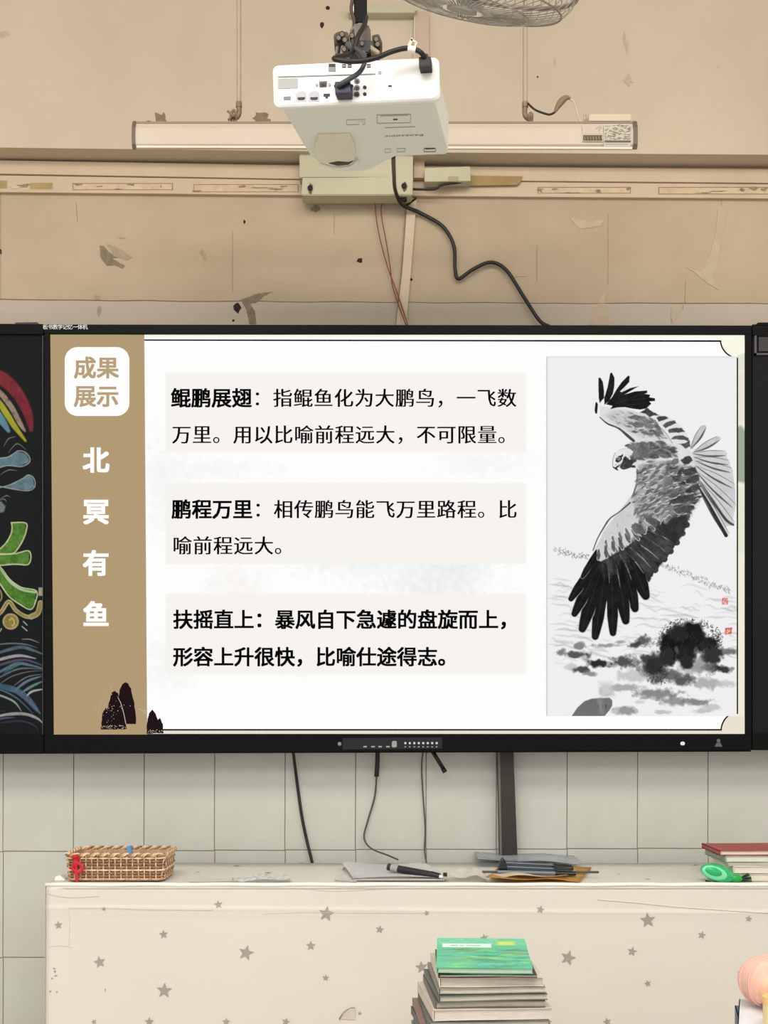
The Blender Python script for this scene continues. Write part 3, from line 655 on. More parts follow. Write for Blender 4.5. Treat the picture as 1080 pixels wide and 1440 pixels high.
for t, L in [(i / 9, 13 + 3 * (i % 2)) for i in range(10)]:       # covert tips: dark tongues parted by light
    for row, (ox, oy, g) in enumerate(((0, 0, 90), (10, -13, 105))):
        cx = 842 + 84 * t + ox; cy = 773 - 50 * t + oy; a = math.radians(92 - 66 * t)
        if row and t > .8: continue
        cv.stroke([(cx - 1, cy - 2), (cx + math.cos(a) * L, cy + math.sin(a) * L)], [3, 8, 5], (222, 222, 220), .9, 1)
        cv.stroke([(cx, cy), (cx + math.cos(a) * L * .6, cy + math.sin(a) * L * .6), (cx + math.cos(a) * L, cy + math.sin(a) * L)], [2, 5.6, 3], (g, g - 1, g - 2), .95, 1, 18)
mottle(inpoly([(850, 770), (866, 738), (885, 716), (905, 720), (880, 745), (862, 775)]), 70, 848, 905, 715, 778, (165, 205), lambda x, y: 60, 5, 12, .5)
cv.stroke([(886, 707), (872, 719), (858, 729), (849, 742), (840, 758), (834, 774)], [2.5, 1.4, 2.4, 1.6, 1.4], (88, 86, 86), 1, .8, 12)
cv.stroke([(896, 660), (896.5, 676), (893, 688), (888, 701)], [1.5, 3.4, 2.4, 1], (96, 92, 92), .9, 1, 14)
# body scales
bodyp = [(897, 655), (915, 648), (945, 648), (970, 655), (978, 672), (979, 700), (970, 718), (958, 738), (930, 735), (905, 745), (893, 720), (890, 700), (897, 680)]
cv.poly(bodyp, (168, 167, 165), .8, 4, 14, 3); cv.poly([(935, 652), (980, 668), (983, 702), (966, 735), (940, 732), (928, 700)], (122, 121, 120), .7, 6, 16, 4)
mottle(inpoly(bodyp), 330, 888, 986, 645, 745, (80, 150), lambda x, y: -25 - (y - 690) * .2, 9, 21, .7)
mottle(inpoly([(935, 650), (983, 668), (984, 702), (966, 735), (945, 715), (940, 690)]), 110, 930, 986, 648, 738, (55, 100), lambda x, y: -22, 11, 22, .85)
for i in range(120):
    x = rr.uniform(895, 978); y = rr.uniform(652, 735)
    if not inpoly(bodyp)(x, y): continue
    cv.stroke([(x, y), (x + rr.uniform(2, 5), y + rr.uniform(-3, 0)), (x + rr.uniform(4, 8), y - rr.uniform(0, 3))], [.4, 1.5, .4], (224, 223, 221), .8, .8)
BD = lambda u, v: (880 + u / 6.75, 630 + v / 6.75)
for u, v in ((230, 180), (290, 230), (180, 290), (250, 280), (330, 290), (270, 340), (290, 410), (210, 420), (320, 370), (250, 490), (180, 550), (225, 550), (170, 480), (335, 170), (170, 210), (390, 350), (330, 440), (300, 500), (150, 600), (240, 640), (300, 600), (340, 560)):
    x, y = BD(u, v); cv.stroke([(x - 3.2, y + 2.2), (x, y - .6), (x + 3.4, y - 2.2)], [1.5, 5, 2.4], (104, 102, 101), .85, 1.2, 20)
    cv.stroke([(x - 3, y + 4.4), (x + 1, y + 2.6), (x + 4, y + .4)], [.4, 1.3, .4], (214, 212, 210), .7, .9)
for pts, g in (([(420, 150), (450, 105), (500, 95), (502, 140), (460, 165)], 112), ([(520, 120), (560, 80), (610, 70), (640, 120), (600, 156), (550, 156)], 78), ([(390, 200), (450, 205), (505, 165), (500, 215), (440, 240)], 120), ([(440, 290), (500, 240), (530, 250), (520, 312), (460, 322)], 92), ([(530, 212), (620, 182), (660, 175), (682, 235), (600, 256), (540, 250)], 76),
               ([(560, 302), (640, 262), (690, 250), (698, 300), (660, 330), (580, 326)], 68), ([(400, 450), (450, 420), (500, 425), (490, 455), (420, 470)], 96), ([(560, 402), (620, 366), (690, 340), (694, 390), (640, 420), (570, 430)], 66), ([(430, 502), (520, 450), (640, 440), (650, 490), (560, 516), (440, 526)], 70), ([(450, 582), (560, 546), (650, 540), (656, 572), (600, 606), (500, 616)], 72), ([(170, 640), (240, 650), (330, 700), (330, 740), (250, 730), (190, 690)], 88), ([(50, 750), (90, 710), (150, 730), (190, 800), (150, 830), (90, 800)], 96)):
    cv.poly([BD(*p) for p in pts], (g, g, g), .95, 1.3, 24, 1)
    cv.stroke([BD(pts[0][0] + 10, pts[0][1] + 22), BD(pts[-1][0], pts[-1][1] + 14), BD(pts[-2][0], pts[-2][1] + 12)], [.5, 1.4, .5], (212, 211, 209), .75, 1)
cv.poly([(944, 728), (966, 722), (968, 736), (960, 752), (948, 768), (934, 752), (936, 738)], (52, 53, 54), .8, 3, 12, 2)
cv.mesh('eagle_painting', on(5), attr_mat('screen_ink', True), SCR, 1)

# ------------------------------------------------------------ chalkboards either side of the display
bl = empty('chalkboard', W(-200, 1058, 3.33), 'dark chalkboard left of the display with a chalk rainbow, green lettering and blue waves', 'chalkboard')
pslab('board_panel', rect(-500, 466, 61, 1040), YD + .004, .06, M_board, bl)
pslab('frame_rail', [(-500, 452), (61, 455.5), (61, 470), (-500, 468)], YD - .004, .07, M_black, bl, .001)
pslab('frame_rail', [(-500, 1033), (61.2, 1033), (61.2, 1060), (-500, 1063)], YD - .006, .07, M_black, bl, .001)
pslab('rail_cap', [(20, 456), (22, 453.5), (52, 453), (56, 456)], YD - .006, .05, mat('cap_brown', (46, 36, 36), .5), bl)
pslab('panel_edge', rect(59.6, 470, 60.8, 1033), YD + .002, .004, mat('edge_line', (58, 54, 58), .4), bl)
line_of('rail_lettering', [(c, 60 + 7.0 * i, 462.5, 7.4, .012, (0,)) for i, c in enumerate('板书教学记忆一体机')], lambda x, y: W(x, y, YD - .0078), mat('print_white', (205, 208, 205), .5), disp)
c2 = Canvas(-70, 470, 60, 1033, (13, 19, 21), 2.0)
def sc(u, v): return (u / 4.5, 440 + v / 4.5)          # sketch coordinates of the rainbow
# rainbow
c2.stroke([(-62, 542), (-30, 527), (0, 531), (22, 550), (38, 578), (44, 604)], [22, 22, 20, 17, 14, 6], (126, 38, 52), .95, 2.5, 14, .12)
c2.stroke([(-60, 560), (-30, 545), (-4, 550), (15, 571), (28, 595), (35, 606)], [10, 9, 8, 8, 7, 3], (170, 150, 132), .85, 2, 16, .2)
c2.stroke([(-60, 570), (-30, 556), (-6, 562), (10, 583), (20, 599), (36, 620)], [7, 7, 8, 9, 8, 3], (178, 178, 46), .9, 2, 14, .15)
c2.stroke([(-60, 584), (-30, 568), (-10, 576), (3, 592), (12, 606)], [12, 12, 12, 11, 5], (98, 150, 170), .9, 2.5, 14, .15)
# clouds
wl = (176, 186, 190)
for p, w in (([(-20, 645), (10, 643), (26, 634), (38, 638), (42, 649), (30, 656), (8, 655), (-20, 665)], 1.6), ([(-20, 690), (10, 683), (30, 674), (40, 668), (48, 673), (49, 684), (40, 690), (20, 688), (0, 684)], 1.5)):
    c2.poly(p, (92, 124, 138), .85, 2, 16, 1); c2.stroke(p, w, wl, .75, .8, 0, .2)
for p in ([(5, 628), (12, 617), (22, 614)], [(12, 636), (24, 624), (36, 632)], [(0, 668), (12, 661), (24, 662)], [(0, 702), (9, 697), (14, 699)], [(-4, 704), (6, 702), (9, 706)]): c2.stroke(p, [.5, 1.6, .6], (150, 158, 160), .7, .8)
c2.poly([(-10, 707), (2, 705), (8, 711), (7, 719), (0, 721), (-10, 719)], (110, 120, 122), .8, 2, 14, 1)
# green lettering strokes with pale outlines
ol = (196, 206, 160)
for p in ([(16, 735), (36, 735.5), (37, 746), (32, 760), (24, 773), (18, 778), (6, 779), (-3, 776), (8, 764), (15, 752), (17, 742)], [(-20, 780), (18, 779), (41, 775), (40.5, 793), (20, 793.5), (-20, 795)], [(-22, 780), (0, 797), (14, 815), (30, 826), (51, 831), (50, 846), (43, 857), (28, 850), (12, 838), (-3, 818), (-22, 808)]):
    c2.poly(p, (78, 128, 46), .95, 1.2, 26, .6); c2.stroke(p + [p[0]], 1.9, ol, .95, .8, 10)
c2.stroke([(0, 800), (14, 818), (30, 829), (50, 833)], [1, 3, 3, 2.5], (186, 208, 184), .9, 1)
c2.poly(rect(54, 826, 64.5, 838), (168, 158, 144), .95, 1, 16)
for p, w in (([(-20, 872), (0, 862), (12, 846), (22, 858), (34, 866), (44, 868)], 6), ([(44, 867), (53, 862), (57, 848)], 8)):
    c2.stroke(p, w, (176, 168, 112), .95, 1, 18); c2.stroke(p, w - 3.6, (136, 122, 74), .8, 1, 16)
c2.stroke([(15, 874), (15.1, 874)], 23, (176, 168, 122), .95, 1, 14); c2.stroke([(15, 874), (15.1, 874)], 18, (140, 126, 66), .95, 1.5, 26)
c2.stroke([(13, 872), (18, 870), (20, 877), (17, 880)], 2, (206, 196, 90), .8, .9)
c2.stroke([(-6, 824), (1, 832), (2, 842), (-4, 848)], 2.5, (160, 160, 100), .8, 1)
for a, b in (((33, 874), (38, 879)), ((31, 881), (38, 887)), ((0, 888), (2, 884))): c2.stroke([a, b], 1.7, (186, 188, 184), .85, .7)
# waves
for p, w, c in [([(31, 899), (42, 899), (55, 904)], 1.8, (150, 160, 165)), ([(-20, 909), (10, 905), (35, 906), (52, 911)], 2.2, (110, 130, 142)), ([(-20, 924), (8, 915), (30, 910), (48, 915), (60, 920)], 5, (92, 114, 130)),
      ([(-20, 934), (5, 926), (28, 922), (50, 926)], 4.6, (186, 184, 198)), ([(-20, 942), (10, 932), (35, 928), (60, 936)], 4, (84, 86, 110)), ([(-20, 955), (5, 942), (25, 933), (45, 936), (60, 940)], 4.4, (96, 128, 148)),
      ([(-20, 964), (8, 948), (30, 940), (60, 941)], 3, (110, 118, 134)), ([(-6, 966), (15, 952), (38, 945), (60, 943)], 1.6, (120, 130, 136)), ([(20, 964), (38, 952), (60, 948)], 1.5, (150, 160, 160)), ([(22, 970), (38, 958), (58, 951)], 4, (104, 130, 168)),
      ([(30, 974), (45, 965), (60, 958)], 4, (110, 150, 158)), ([(-20, 960), (5, 966), (25, 972), (42, 985), (56, 1003)], 9, (72, 108, 134)), ([(20, 970), (38, 984), (52, 1000)], 6, (84, 96, 136)), ([(38, 978), (46, 972), (62, 969)], 3.2, (206, 212, 214)),
      ([(-20, 975), (0, 978), (20, 987), (30, 1000)], 3, (172, 190, 180)), ([(-20, 968), (0, 970), (24, 982), (46, 1003)], 2.2, (88, 122, 150)), ([(-20, 1012), (8, 1005), (34, 1004), (52, 1010), (60, 1017)], 4.5, (178, 178, 188)), ([(-20, 1020), (5, 1016), (30, 1014), (48, 1020), (54, 1028)], 2.4, (58, 54, 92)),
      ([(-20, 998), (8, 1000)], 3, (58, 56, 76)), ([(-20, 1016), (5, 1010), (20, 1009)], 3, (96, 90, 120)), ([(5, 946), (20, 938), (30, 934)], 2, (70, 140, 160)), ([(-10, 952), (10, 941)], 2, (60, 120, 150))]:
    c2.stroke(p, [w * .4, w, w * .9, w * .3], c, .85, 1.2, 16, .12)
c2.a = c2.a * .86
c2.mesh('chalk_drawing', lambda x, y: W(x, y, YD + .0035), attr_mat('chalk', False, .9), bl, 1)
br = empty('chalkboard', W(1300, 1058, 3.33), 'plain dark chalkboard cut off by the right edge, right of the display', 'chalkboard')
pslab('board_panel', rect(1058, 466, 1640, 1040), YD + .004, .06, mat('board_plain', (24, 24, 25), .7, spec=.15), br)
pslab('frame_rail', [(1058, 456), (1640, 455), (1640, 470), (1058, 471)], YD - .004, .07, M_black, br, .001)
pslab('frame_rail', [(1058, 1031), (1640, 1031), (1640, 1054), (1058, 1055)], YD - .006, .07, M_black, br, .001)
pslab('rail_cap', [(1062, 457), (1066, 453.5), (1110, 453), (1110, 457)], YD - .006, .05, M_black, br)
M_lf = mat('latch_rim', (72, 72, 72), .4)
for q in (rect(1061, 470, 1064, 499), rect(1061, 496.5, 1110, 499), rect(1061, 470, 1110, 471.5)): pslab('latch_rim', q, YD - .002, .006, M_lf, br)
pslab('latch_plate', rect(1067, 474, 1110, 494), YD - .001, .005, mat('latch_plate_m', (40, 38, 38), .4), br)

# ------------------------------------------------------------ cables near the wall
M_red = mat('red_wire', (128, 66, 48), .5)
tag(tube('cable', [W(553, 219, 2.74), W(554, 245, 3.1), W(556, 268, 3.30), W(566, 288, 3.355), W(590, 299, 3.385), (W(622, 318, 3.385)), W(638, 345, 3.385), W(640, 378, 3.385), W(645, 392, 3.385), W(665, 379, 3.385), W(690, 369, 3.385), W(712, 380, 3.385), W(735, 415, 3.38), W(758, 450, 3.375), W(772, 459, 3.365)], .0052, M_rub, None, 8, 10), 'thick black cable looping from the projector down the wall to the display top', 'cable')
tag(tube('wire', [W(540, 273, 3.39), W(530, 281, 3.385), W(528, 295, 3.385), W(533, 330, 3.385), W(544, 372, 3.385), W(556, 405, 3.385), W(568, 440, 3.385), W(573, 457, 3.36)], .0016, M_red, None, 6, 8), 'thin red wire hanging from the wall plate, left one of the pair', 'wire', 'red wires')
tag(tube('wire', [W(550, 273, 3.39), W(539, 284, 3.385), W(536, 300, 3.385), W(543, 340, 3.385), W(549, 378, 3.385), W(552, 402, 3.389), W(563, 436, 3.385), W(571, 457, 3.36)], .0016, M_red, None, 6, 8), 'thin red wire hanging from the wall plate, right one of the pair', 'wire', 'red wires')
tag(tube('cable', [W(412, 1055, 3.34), W(417, 1095, 3.385), W(424, 1145, 3.385), W(431, 1180, 3.385), W(439, 1214, 3.375), W(441, 1240, 3.38)], .0044, M_rub, None, 8), 'black cable hanging under the display, leftmost of those on the tiles', 'cable')
cp = empty('signal_cable', W(530, 1058, 3.37), 'thin dark cable with a long black plug curving under the display to the table', 'cable')
tube('plug_sleeve', [W(531, 1056, 3.37), W(530.5, 1075, 3.372), W(529.5, 1092, 3.375)], .0065, M_rub, cp)
tube('cable_sheath', [W(529.5, 1090, 3.375), W(527, 1120, 3.385), W(517, 1155, 3.385), W(512, 1178, 3.38), W(522, 1193, 3.36), W(546, 1203, 3.34), W(560, 1209, 3.325)], .0025, mat('sheath_grey', (84, 76, 72), .5), cp)
tag(tube('cable', [W(595, 1055, 3.37), W(593, 1080, 3.385), W(595, 1120, 3.385), W(598, 1165, 3.385), W(597, 1195, 3.38), W(600, 1215, 3.365)], .0021, mat('sheath_grey', (84, 76, 72), .5), None, 8), 'thin grey cable hanging straight down under the row of display buttons', 'cable')
st = empty('antenna_stub', W(606, 1058, 3.34), 'short black rod poking diagonally down from under the display buttons', 'antenna')
tube('rod', [W(606, 1053, 3.34), W(624, 1082, 3.345)], .0058, M_rub, st, smoothp=False); tube('rod_cap', [W(623, 1081, 3.345), W(626, 1086, 3.345)], .0066, M_rub, st, smoothp=False)
post = empty('support_post', (W(714, 1200, 3.36).x, 3.37, 0), 'dark grey square support post going down from the display to behind the table', 'post')
pslab('post_body', [(700, 1053), (722, 1053), (728, 1210), (728, 1500), (704, 1500), (703.5, 1210)], 3.352, .04, M_grey, post, .001)
pslab('post_flange', [(700, 1053), (703, 1053), (706, 1210), (703.5, 1210)], 3.350, .003, mat('steel_edge', (104, 102, 96), .4), post)
pslab('foot_plate', [(690, 1490), (742, 1490), (742, 1588.5), (690, 1588.5)], 3.34, .055, M_grey, post)

# ------------------------------------------------------------ lamp over the board
YL = 2.86
lamp = empty('blackboard_lamp', W(541, 172, YL), 'long pale blackboard lamp hanging behind the projector on two rods', 'lamp')
zt = lambda py: W(0, py, YL).z
prof = [(0, zt(172)), (-.006, zt(176)), (-.012, zt(184)), (-.014, zt(196)), (-.012, zt(206)), (-.004, zt(211.5)), (.012, zt(206)), (.05, zt(188)), (.055, zt(176)), (.05, zt(172))]
xa, xb = W(191, 0, YL).x, W(890, 0, YL).x
bm = bmesh.new(); add_prism(bm, [Vector((xa, YL + y, z)) for y, z in prof], Vector((xb - xa, 0, 0)))
M_lamp = mat('lamp_enamel', (192, 180, 164), .45, (188, 174, 157), 3); bmobj('housing', bm, M_lamp, lamp)
M_cap = mat('lamp_cap', (98, 87, 71), .5)
for x0, x1 in ((187, 192), (889, 895)):
    a, b = W(x0, 0, YL).x, W(x1, 0, YL).x; bm = bmesh.new()
    add_prism(bm, [Vector((a, YL + (y * 1.04 - .002), z + (.002 if z > zt(190) else -.001))) for y, z in prof], Vector((b - a, 0, 0))); bmobj('end_cap', bm, M_cap, lamp)
pslab('top_rim', rect(191, 170.6, 890, 173.4), YL - .006, .06, mat('rim_brown', (133, 117, 94), .5), lamp)
pslab('reflector_lip', [(192, 204.5), (889, 206.5), (889, 209.5), (192, 207.5)], YL - .0155, .006, mat('lip_white', (204, 192, 178), .3), lamp)
lb = Canvas(849, 174, 887, 206, (182, 175, 160), 3.0)
for i in range(160):
    x = rr.uniform(850, 886); y = rr.uniform(176, 197); L = rr.uniform(1, 4)
    if rr.random() < .75: lb.stroke([(x, y), (x + L, y + rr.uniform(-1, 1))], rr.uniform(.6, 1.3), (92, 84, 70), .6, .6)
lb.stroke([(853, 192), (856, 182), (864, 178), (872, 180)], 1.6, (190, 184, 172), 1, .8); lb.stroke([(851, 199), (887, 199)], 3, (70, 62, 54), .8, .8, 0, .3); lb.stroke([(851, 203), (883, 203)], 1, (120, 110, 96), .8, .7)
lb.mesh('rating_label', lambda x, y: W(x, y, YL - .0152), attr_mat('label_ink', False, .6), lamp)
lb = Canvas(819, 176, 848, 199, (188, 173, 158), 3.0)
lb.poly(rect(820, 190, 847, 198), (84, 74, 60), 1, .6)
for x in range(822, 847, 4): lb.stroke([(x, 192), (x + 1, 196)], 1, (160, 148, 126), .8, .6)
lb.stroke([(822, 188), (845, 188)], .8, (160, 145, 125), .8, .5); lb.stroke([(838, 181), (845, 178), (842, 184)], 2, (150, 138, 118), .7, 1)
lb.mesh('maker_label', lambda x, y: W(x, y, YL - .0152), attr_mat('label_ink', False, .6), lamp)
pslab('driver_box', rect(828, 160, 888, 171), YL + .005, .045, mat('driver_cream', (197, 184, 158), .5), lamp, .002)
for x in (822, 826): tube('terminal', [W(x, 172, YL + .02), W(x, 161, YL + .02)], .003, M_cream, lamp, smoothp=False)
M_rod = mat('rod_enamel', (167, 153, 133), .4); M_hook = mat('hook_bronze', (112, 94, 73), .5, (137, 119, 96), 60)
for x, tilt in ((336, 0.2), (738.5, 0.2)):
    rd = empty('hanging_rod', W(x, -400, YL + .03), ('pale lamp rod left of the projector with a small wing-nut clamp' if x < 500 else 'pale lamp rod right of the projector below the fan'), 'rod')
    cyl('tube', W(x, -475, YL + .03), W(x, 146, YL + .03), .0058, M_rod, rd, 16)
    cyl('collar', W(x, 144, YL + .03), W(x, 151, YL + .03), .0074, M_hook, rd, 16)
    if x < 500:
        tube('elbow', [W(x, 149, YL + .03), W(x + .3, 158, YL + .03), W(x - 2, 164, YL + .03), W(x - 8, 168, YL + .03), W(x - 8.5, 173, YL + .03)], .0062, M_hook, rd)
        tube('wing_nut', [W(320, 156, YL + .02), W(326, 162, YL + .02), W(321, 169, YL + .02)], .003, M_hook, rd); cyl('bolt', W(331, 163, YL + .015), W(324, 162, YL + .02), .004, M_hook, rd, 8)
        tube('rod_hook', [W(327, 172, YL + .028), W(326, 160, YL + .025), W(329, 155, YL + .025), W(332, 162, YL + .025), W(331, 172, YL + .028)], .0034, M_hook, rd)
    else:
        tube('elbow', [W(x, 148, YL + .03), W(x - .6, 158, YL + .03), W(x + 1, 164, YL + .03), W(x + 6, 168, YL + .03)], .0062, M_hook, rd)
        tube('rod_hook', [W(x + 8, 173, YL + .028), W(x + 9, 164, YL + .02), W(x + 8, 160, YL + .02), W(x + 5, 164, YL + .02), W(x + 6, 172, YL + .028)], .0046, M_hook, rd)
lead = empty('lamp_lead', W(775, 160, YL), 'lamp power lead, black then pale, with a brown taped joint, above the lamp', 'cable')
tube('black_lead', [W(742, 145, YL + .02), W(752, 154, YL + .02), W(764, 159, YL + .02), W(773, 161, YL + .02), W(780, 158, YL + .02)], .0026, M_rub, lead)
tube('tape_joint', [W(779, 159, YL + .02), W(784, 153, YL + .02), W(789, 145, YL + .02), W(795, 138, YL + .02), W(801, 138, YL + .02)], [.002] + [.0055] * 30 + [.002, .0018], mat('tape_brown', (147, 128, 105), .6), lead) if False else None
p_ = smooth_path([W(780, 158, YL + .02), W(785, 149, YL + .02), W(791, 141, YL + .02), W(797, 137.5, YL + .02), W(803, 139, YL + .02)], 6)
bm = bmesh.new(); add_tube(bm, p_, [.002 + .0062 * math.sin(math.pi * min(1, (i + .5) / len(p_) * 1.05)) for i in range(len(p_))], 8); bmobj('tape_joint', bm, mat('tape_brown', (128, 112, 92), .6), lead, True)
tube('pale_lead', [W(801, 138.5, YL + .02), W(807, 144, YL + .02), W(811, 156, YL + .02), W(814, 168, YL + .02), W(819, 173, YL + .02)], .0022, mat('lead_pale', (197, 183, 158), .5), lead)

# ------------------------------------------------------------ projector
pj = empty('projector', (0, 2.5, 2.45), 'white projector hung upside down from the ceiling in front of the lamp', 'projector')
RB = [W(383, 92, 2.385), W(617, 80, 2.335), W(617.5, 141, 2.335), W(385, 150.5, 2.385)]   # rear panel corners
Rv = (RB[1] - RB[0]).normalized(); Dn = (RB[3] - RB[0]).normalized(); Bk = Dn.cross(Rv).normalized()
if Bk.y < 0: Bk = -Bk
w_, h_ = (RB[1] - RB[0]).length, (RB[3] - RB[0]).length
O = RB[0]
def PJ(u, v, d=0.0): return O + Rv * (u * w_) + Dn * (v * h_) + Bk * d      # u, v in 0..1 on the rear panel, d metres deep
def pjpx(px, py, d=0.0):                                                  # a point on the panel under a pixel, for layout
    c = Vector((0, 0, ZC)); r = W(px, py, 1.0) - c; t = (O + Bk * d - c).dot(Bk) / r.dot(Bk); return c + r * t
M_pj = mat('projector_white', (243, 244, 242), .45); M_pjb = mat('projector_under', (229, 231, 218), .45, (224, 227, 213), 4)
loc = []
r_ = .012
def rr_ring(inu, inv, d, z=0.0, rad=.012, n=5):
    out = []
    hw, hh = w_ / 2 - inu, h_ / 2 - inv; C = O + Rv * (w_ / 2) + Dn * (h_ / 2 + z) + Bk * d
    for cx, cy, a0 in ((hw - rad, hh - rad, 0), (-hw + rad, hh - rad, 90), (-hw + rad, -hh + rad, 180), (hw - rad, -hh + rad, 270)):
        for i in range(n + 1):
            a = math.radians(a0 + 90 * i / n); out.append(C + Rv * (cx + rad * math.cos(a)) + Dn * (cy + rad * math.sin(a)))
    return out
def loft(bm, rings, cap=True):
    R = [[bm.verts.new(p) for p in r] for r in rings]; n = len(R[0])
    for i in range(len(R) - 1):
        for k in range(n): bm.faces.new((R[i][k], R[i][(k + 1) % n], R[i + 1][(k + 1) % n], R[i + 1][k]))
    if cap: bm.faces.new(R[0]); bm.faces.new(R[-1][::-1])
bm = bmesh.new(); loft(bm, [rr_ring(.003, .003, -.001), rr_ring(0, 0, .002), rr_ring(0, 0, .010), rr_ring(.003, .003, .013)]); RP = bmobj('rear_panel', bm, M_pj, pj)
# body: follows the underside outline of the photograph, real thickness above
def under(px, py, d):                     # point on the underside at depth d: plane through the panel's lower edge, slightly pitched
    c = Vector((0, 0, ZC)); N = UN; P0 = PJ(.5, .96); r = W(px, py, 1.0) - c; t = (P0 - c).dot(N) / r.dot(N); return c + r * t
a = PJ(0, .96); b = PJ(1, .96); far = W(600, 217.5, 2.655)
UN = (b - a).cross(far - a).normalized()
if UN.z > 0: UN = -UN
ol_ = [(394, 149), (608, 141), (613, 150), (630, 213), (628, 216.5), (556, 219.5), (520, 238), (508, 240.5), (474, 241), (464, 238), (436, 219)]
bot = [under(x, y, 0) for x, y in ol_]
bm = bmesh.new()
k1 = [p + UN * 0.0 for p in bot]; cen = sum(bot, Vector()) / len(bot)
ins = [cen + (p - cen) * .985 for p in bot]
up_ = [cen + (p - cen) * .985 - UN * (h_ * .90) for p in bot]
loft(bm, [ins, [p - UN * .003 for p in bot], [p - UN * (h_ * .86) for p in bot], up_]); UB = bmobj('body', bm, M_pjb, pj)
def ups(nm, pts, m, th=.0012, up=0.0004):
    q = [under(x, y, 0) for x, y in pts]; bm = bmesh.new(); add_prism(bm, [p + UN * up for p in q], UN * th); return bmobj(nm, bm, m, UB)
# lens hood scoop at the front end
M_hood = mat('hood_cream', (229, 222, 199), .4)
ups('lens_hood', [(449, 224), (444, 212), (443, 200), (448, 188), (492, 187), (498, 198), (500, 212), (498, 222), (486, 227), (462, 228)], M_hood, .006)
sc_ = [under(x, y, 0) + UN * (.008) for x, y in [(450, 226), (470, 231), (492, 229.5), (503, 222)]]
tube('hood_rim', sc_, .004, mat('hood_rim_white', (238, 234, 218), .4), pj)
ups('lens_slot', [(462, 225), (475, 222.5), (490, 223.5), (497, 221.5), (490, 227), (475, 228.5)], mat('lens_dark', (40, 34, 30), .2), .0068, 0.0006)
M_ln = mat('moulded_grey', (172, 174, 163), .5); M_tx = mat('print_dark', (66, 68, 66), .6)
def outline(nm, x0, y0, x1, y1, m, w=.7, sk=0.0):
    for q in ([(x0, y0), (x1, y0 - sk), (x1, y0 - sk + w), (x0, y0 + w)], [(x0, y1), (x1, y1 - sk), (x1, y1 - sk + w), (x0, y1 + w)], [(x0, y0), (x0 + w, y0), (x0 + w, y1), (x0, y1)], [(x1, y0 - sk), (x1 + w, y0 - sk), (x1 + w, y1 - sk), (x1, y1 - sk)]): ups(nm, q, m, .0003)
outline('label_frame', 530, 161, 577, 173, M_ln, .8, 1); ups('label_print', [(535, 161.5), (574, 160.5), (574, 162.5), (535, 163.5)], M_ln, .0003)
ups('label_print', [(553, 167), (559, 166.8), (559, 168.6), (553, 168.8)], M_tx, .0003); ups('label_print', [(541, 179), (584, 177.5), (584, 178.6), (541, 180)], M_ln, .0003)
outline('label_frame', 487, 168, 513, 175, M_ln, .6, .5); ups('screw_boss', ragged(507.5, 172, 3, 2.2, 8, .1), mat('boss_white', (236, 236, 228), .3), .002)
outline('label_frame', 596, 208, 612, 213, M_tx, .6, .3); outline('label_frame', 541, 209, 549, 214, M_ln, .6, .3); outline('label_frame', 558, 208.5, 569, 213, M_ln, .8, .3)
ups('label_print', [(598, 208.6), (611, 208.2), (611, 209.4), (598, 209.8)], M_tx, .0004)
# maker name, upside down as the projector hangs
nm_ = 'Panasonic'; it = []; x = 0.0
glyphs(nm_, .01)
for ch in nm_:
    it.append((ch, x, 0, 1.0, .01, (0,))); x += max(v[0] for v in GLY[(ch, .01)][0]) + .09
def nmf(u, v): 
    P = under(595.5 - u / x * 55.5, 188.4 + u / x * 2.0, 0); Q = under(595.5 - u / x * 55.5 + 0.2, 191.4 + u / x * 2.0, 0)
    return P + (Q - P) * (-v) + UN * .0012
lettering('brand_lettering', it, nmf, M_tx, pj)
# things on the rear panel
def onp(nm, pts, m, th=.001, d=-.0012, parent=None):
    q = [pjpx(x, y, d) for x, y in pts]; bm = bmesh.new(); add_prism(bm, q, -Bk * th); return bmobj(nm, bm, m, parent or RP)
M_gl = mat('panel_grey', (160, 162, 160), .5); M_pd = mat('port_dark', (26, 24, 26), .5)
onp('foil_label', [(391, 111), (419, 110), (419, 124), (391, 125)], M_gl)
onp('panel_groove', [(391, 107.5), (528, 103.5), (528, 105), (391, 109.5)], mat('groove_grey', (120, 122, 122), .5), .0006)
onp('usb_port', [(399, 136), (409, 135.5), (409, 140.5), (399, 141)], mat('port_mid', (110, 112, 116), .4), .001)
for x in (416, 434):
    sh = onp('port_surround', [(x, 143.5), (x, 132), (x + 4, 128.5), (x + 11, 128), (x + 15, 131), (x + 15.5, 142.5)], mat('surround_grey', (176, 178, 184), .5), .0006)
    onp('hdmi_port', [(x + 2.5, 137), (x + 13, 136.6), (x + 13, 139), (x + 11, 140.6), (x + 4.5, 140.8), (x + 2.5, 139.4)], M_pd, .0006, -.0018)
onp('vga_port', [(449, 115.5), (460, 115), (459.5, 122), (449.5, 122.5)], mat('vga_grey', (70, 72, 70), .4), .003)
onp('vga_port_face', [(451, 117), (458, 116.8), (457.5, 120.6), (451.5, 120.8)], M_pd, .0006, -.0042)
for x in (445.5, 463.5): onp('port_nut', ragged(x, 119.6, 2, 2.2, 8, .05), M_gl, .002)
onp('network_port', [(455, 132), (464, 131.6), (464, 135.5), (461.5, 135.8), (461, 138.4), (458, 138.6), (457.6, 136), (455, 136)], M_pd, .0006)
for y in (114, 123.5, 133):
    onp('audio_jack', ragged(502, y, 4, 3.6, 12, .02), mat('jack_ring', (80, 80, 86), .35, metal=.5), .002); onp('jack_hole', ragged(502, y, 1.8, 1.7, 10, .02), M_pd, .0006, -.0033)
for y in (123, 132.5): onp('mini_jack', ragged(513, y, 2.6, 2.6, 12, .02), M_pd, .0008)
onp('lock_slot', rect(546, 120, 551, 122.2), M_pd, .0006); onp('sensor_window', rect(532, 100, 536.5, 104.5), M_gl, .0006)
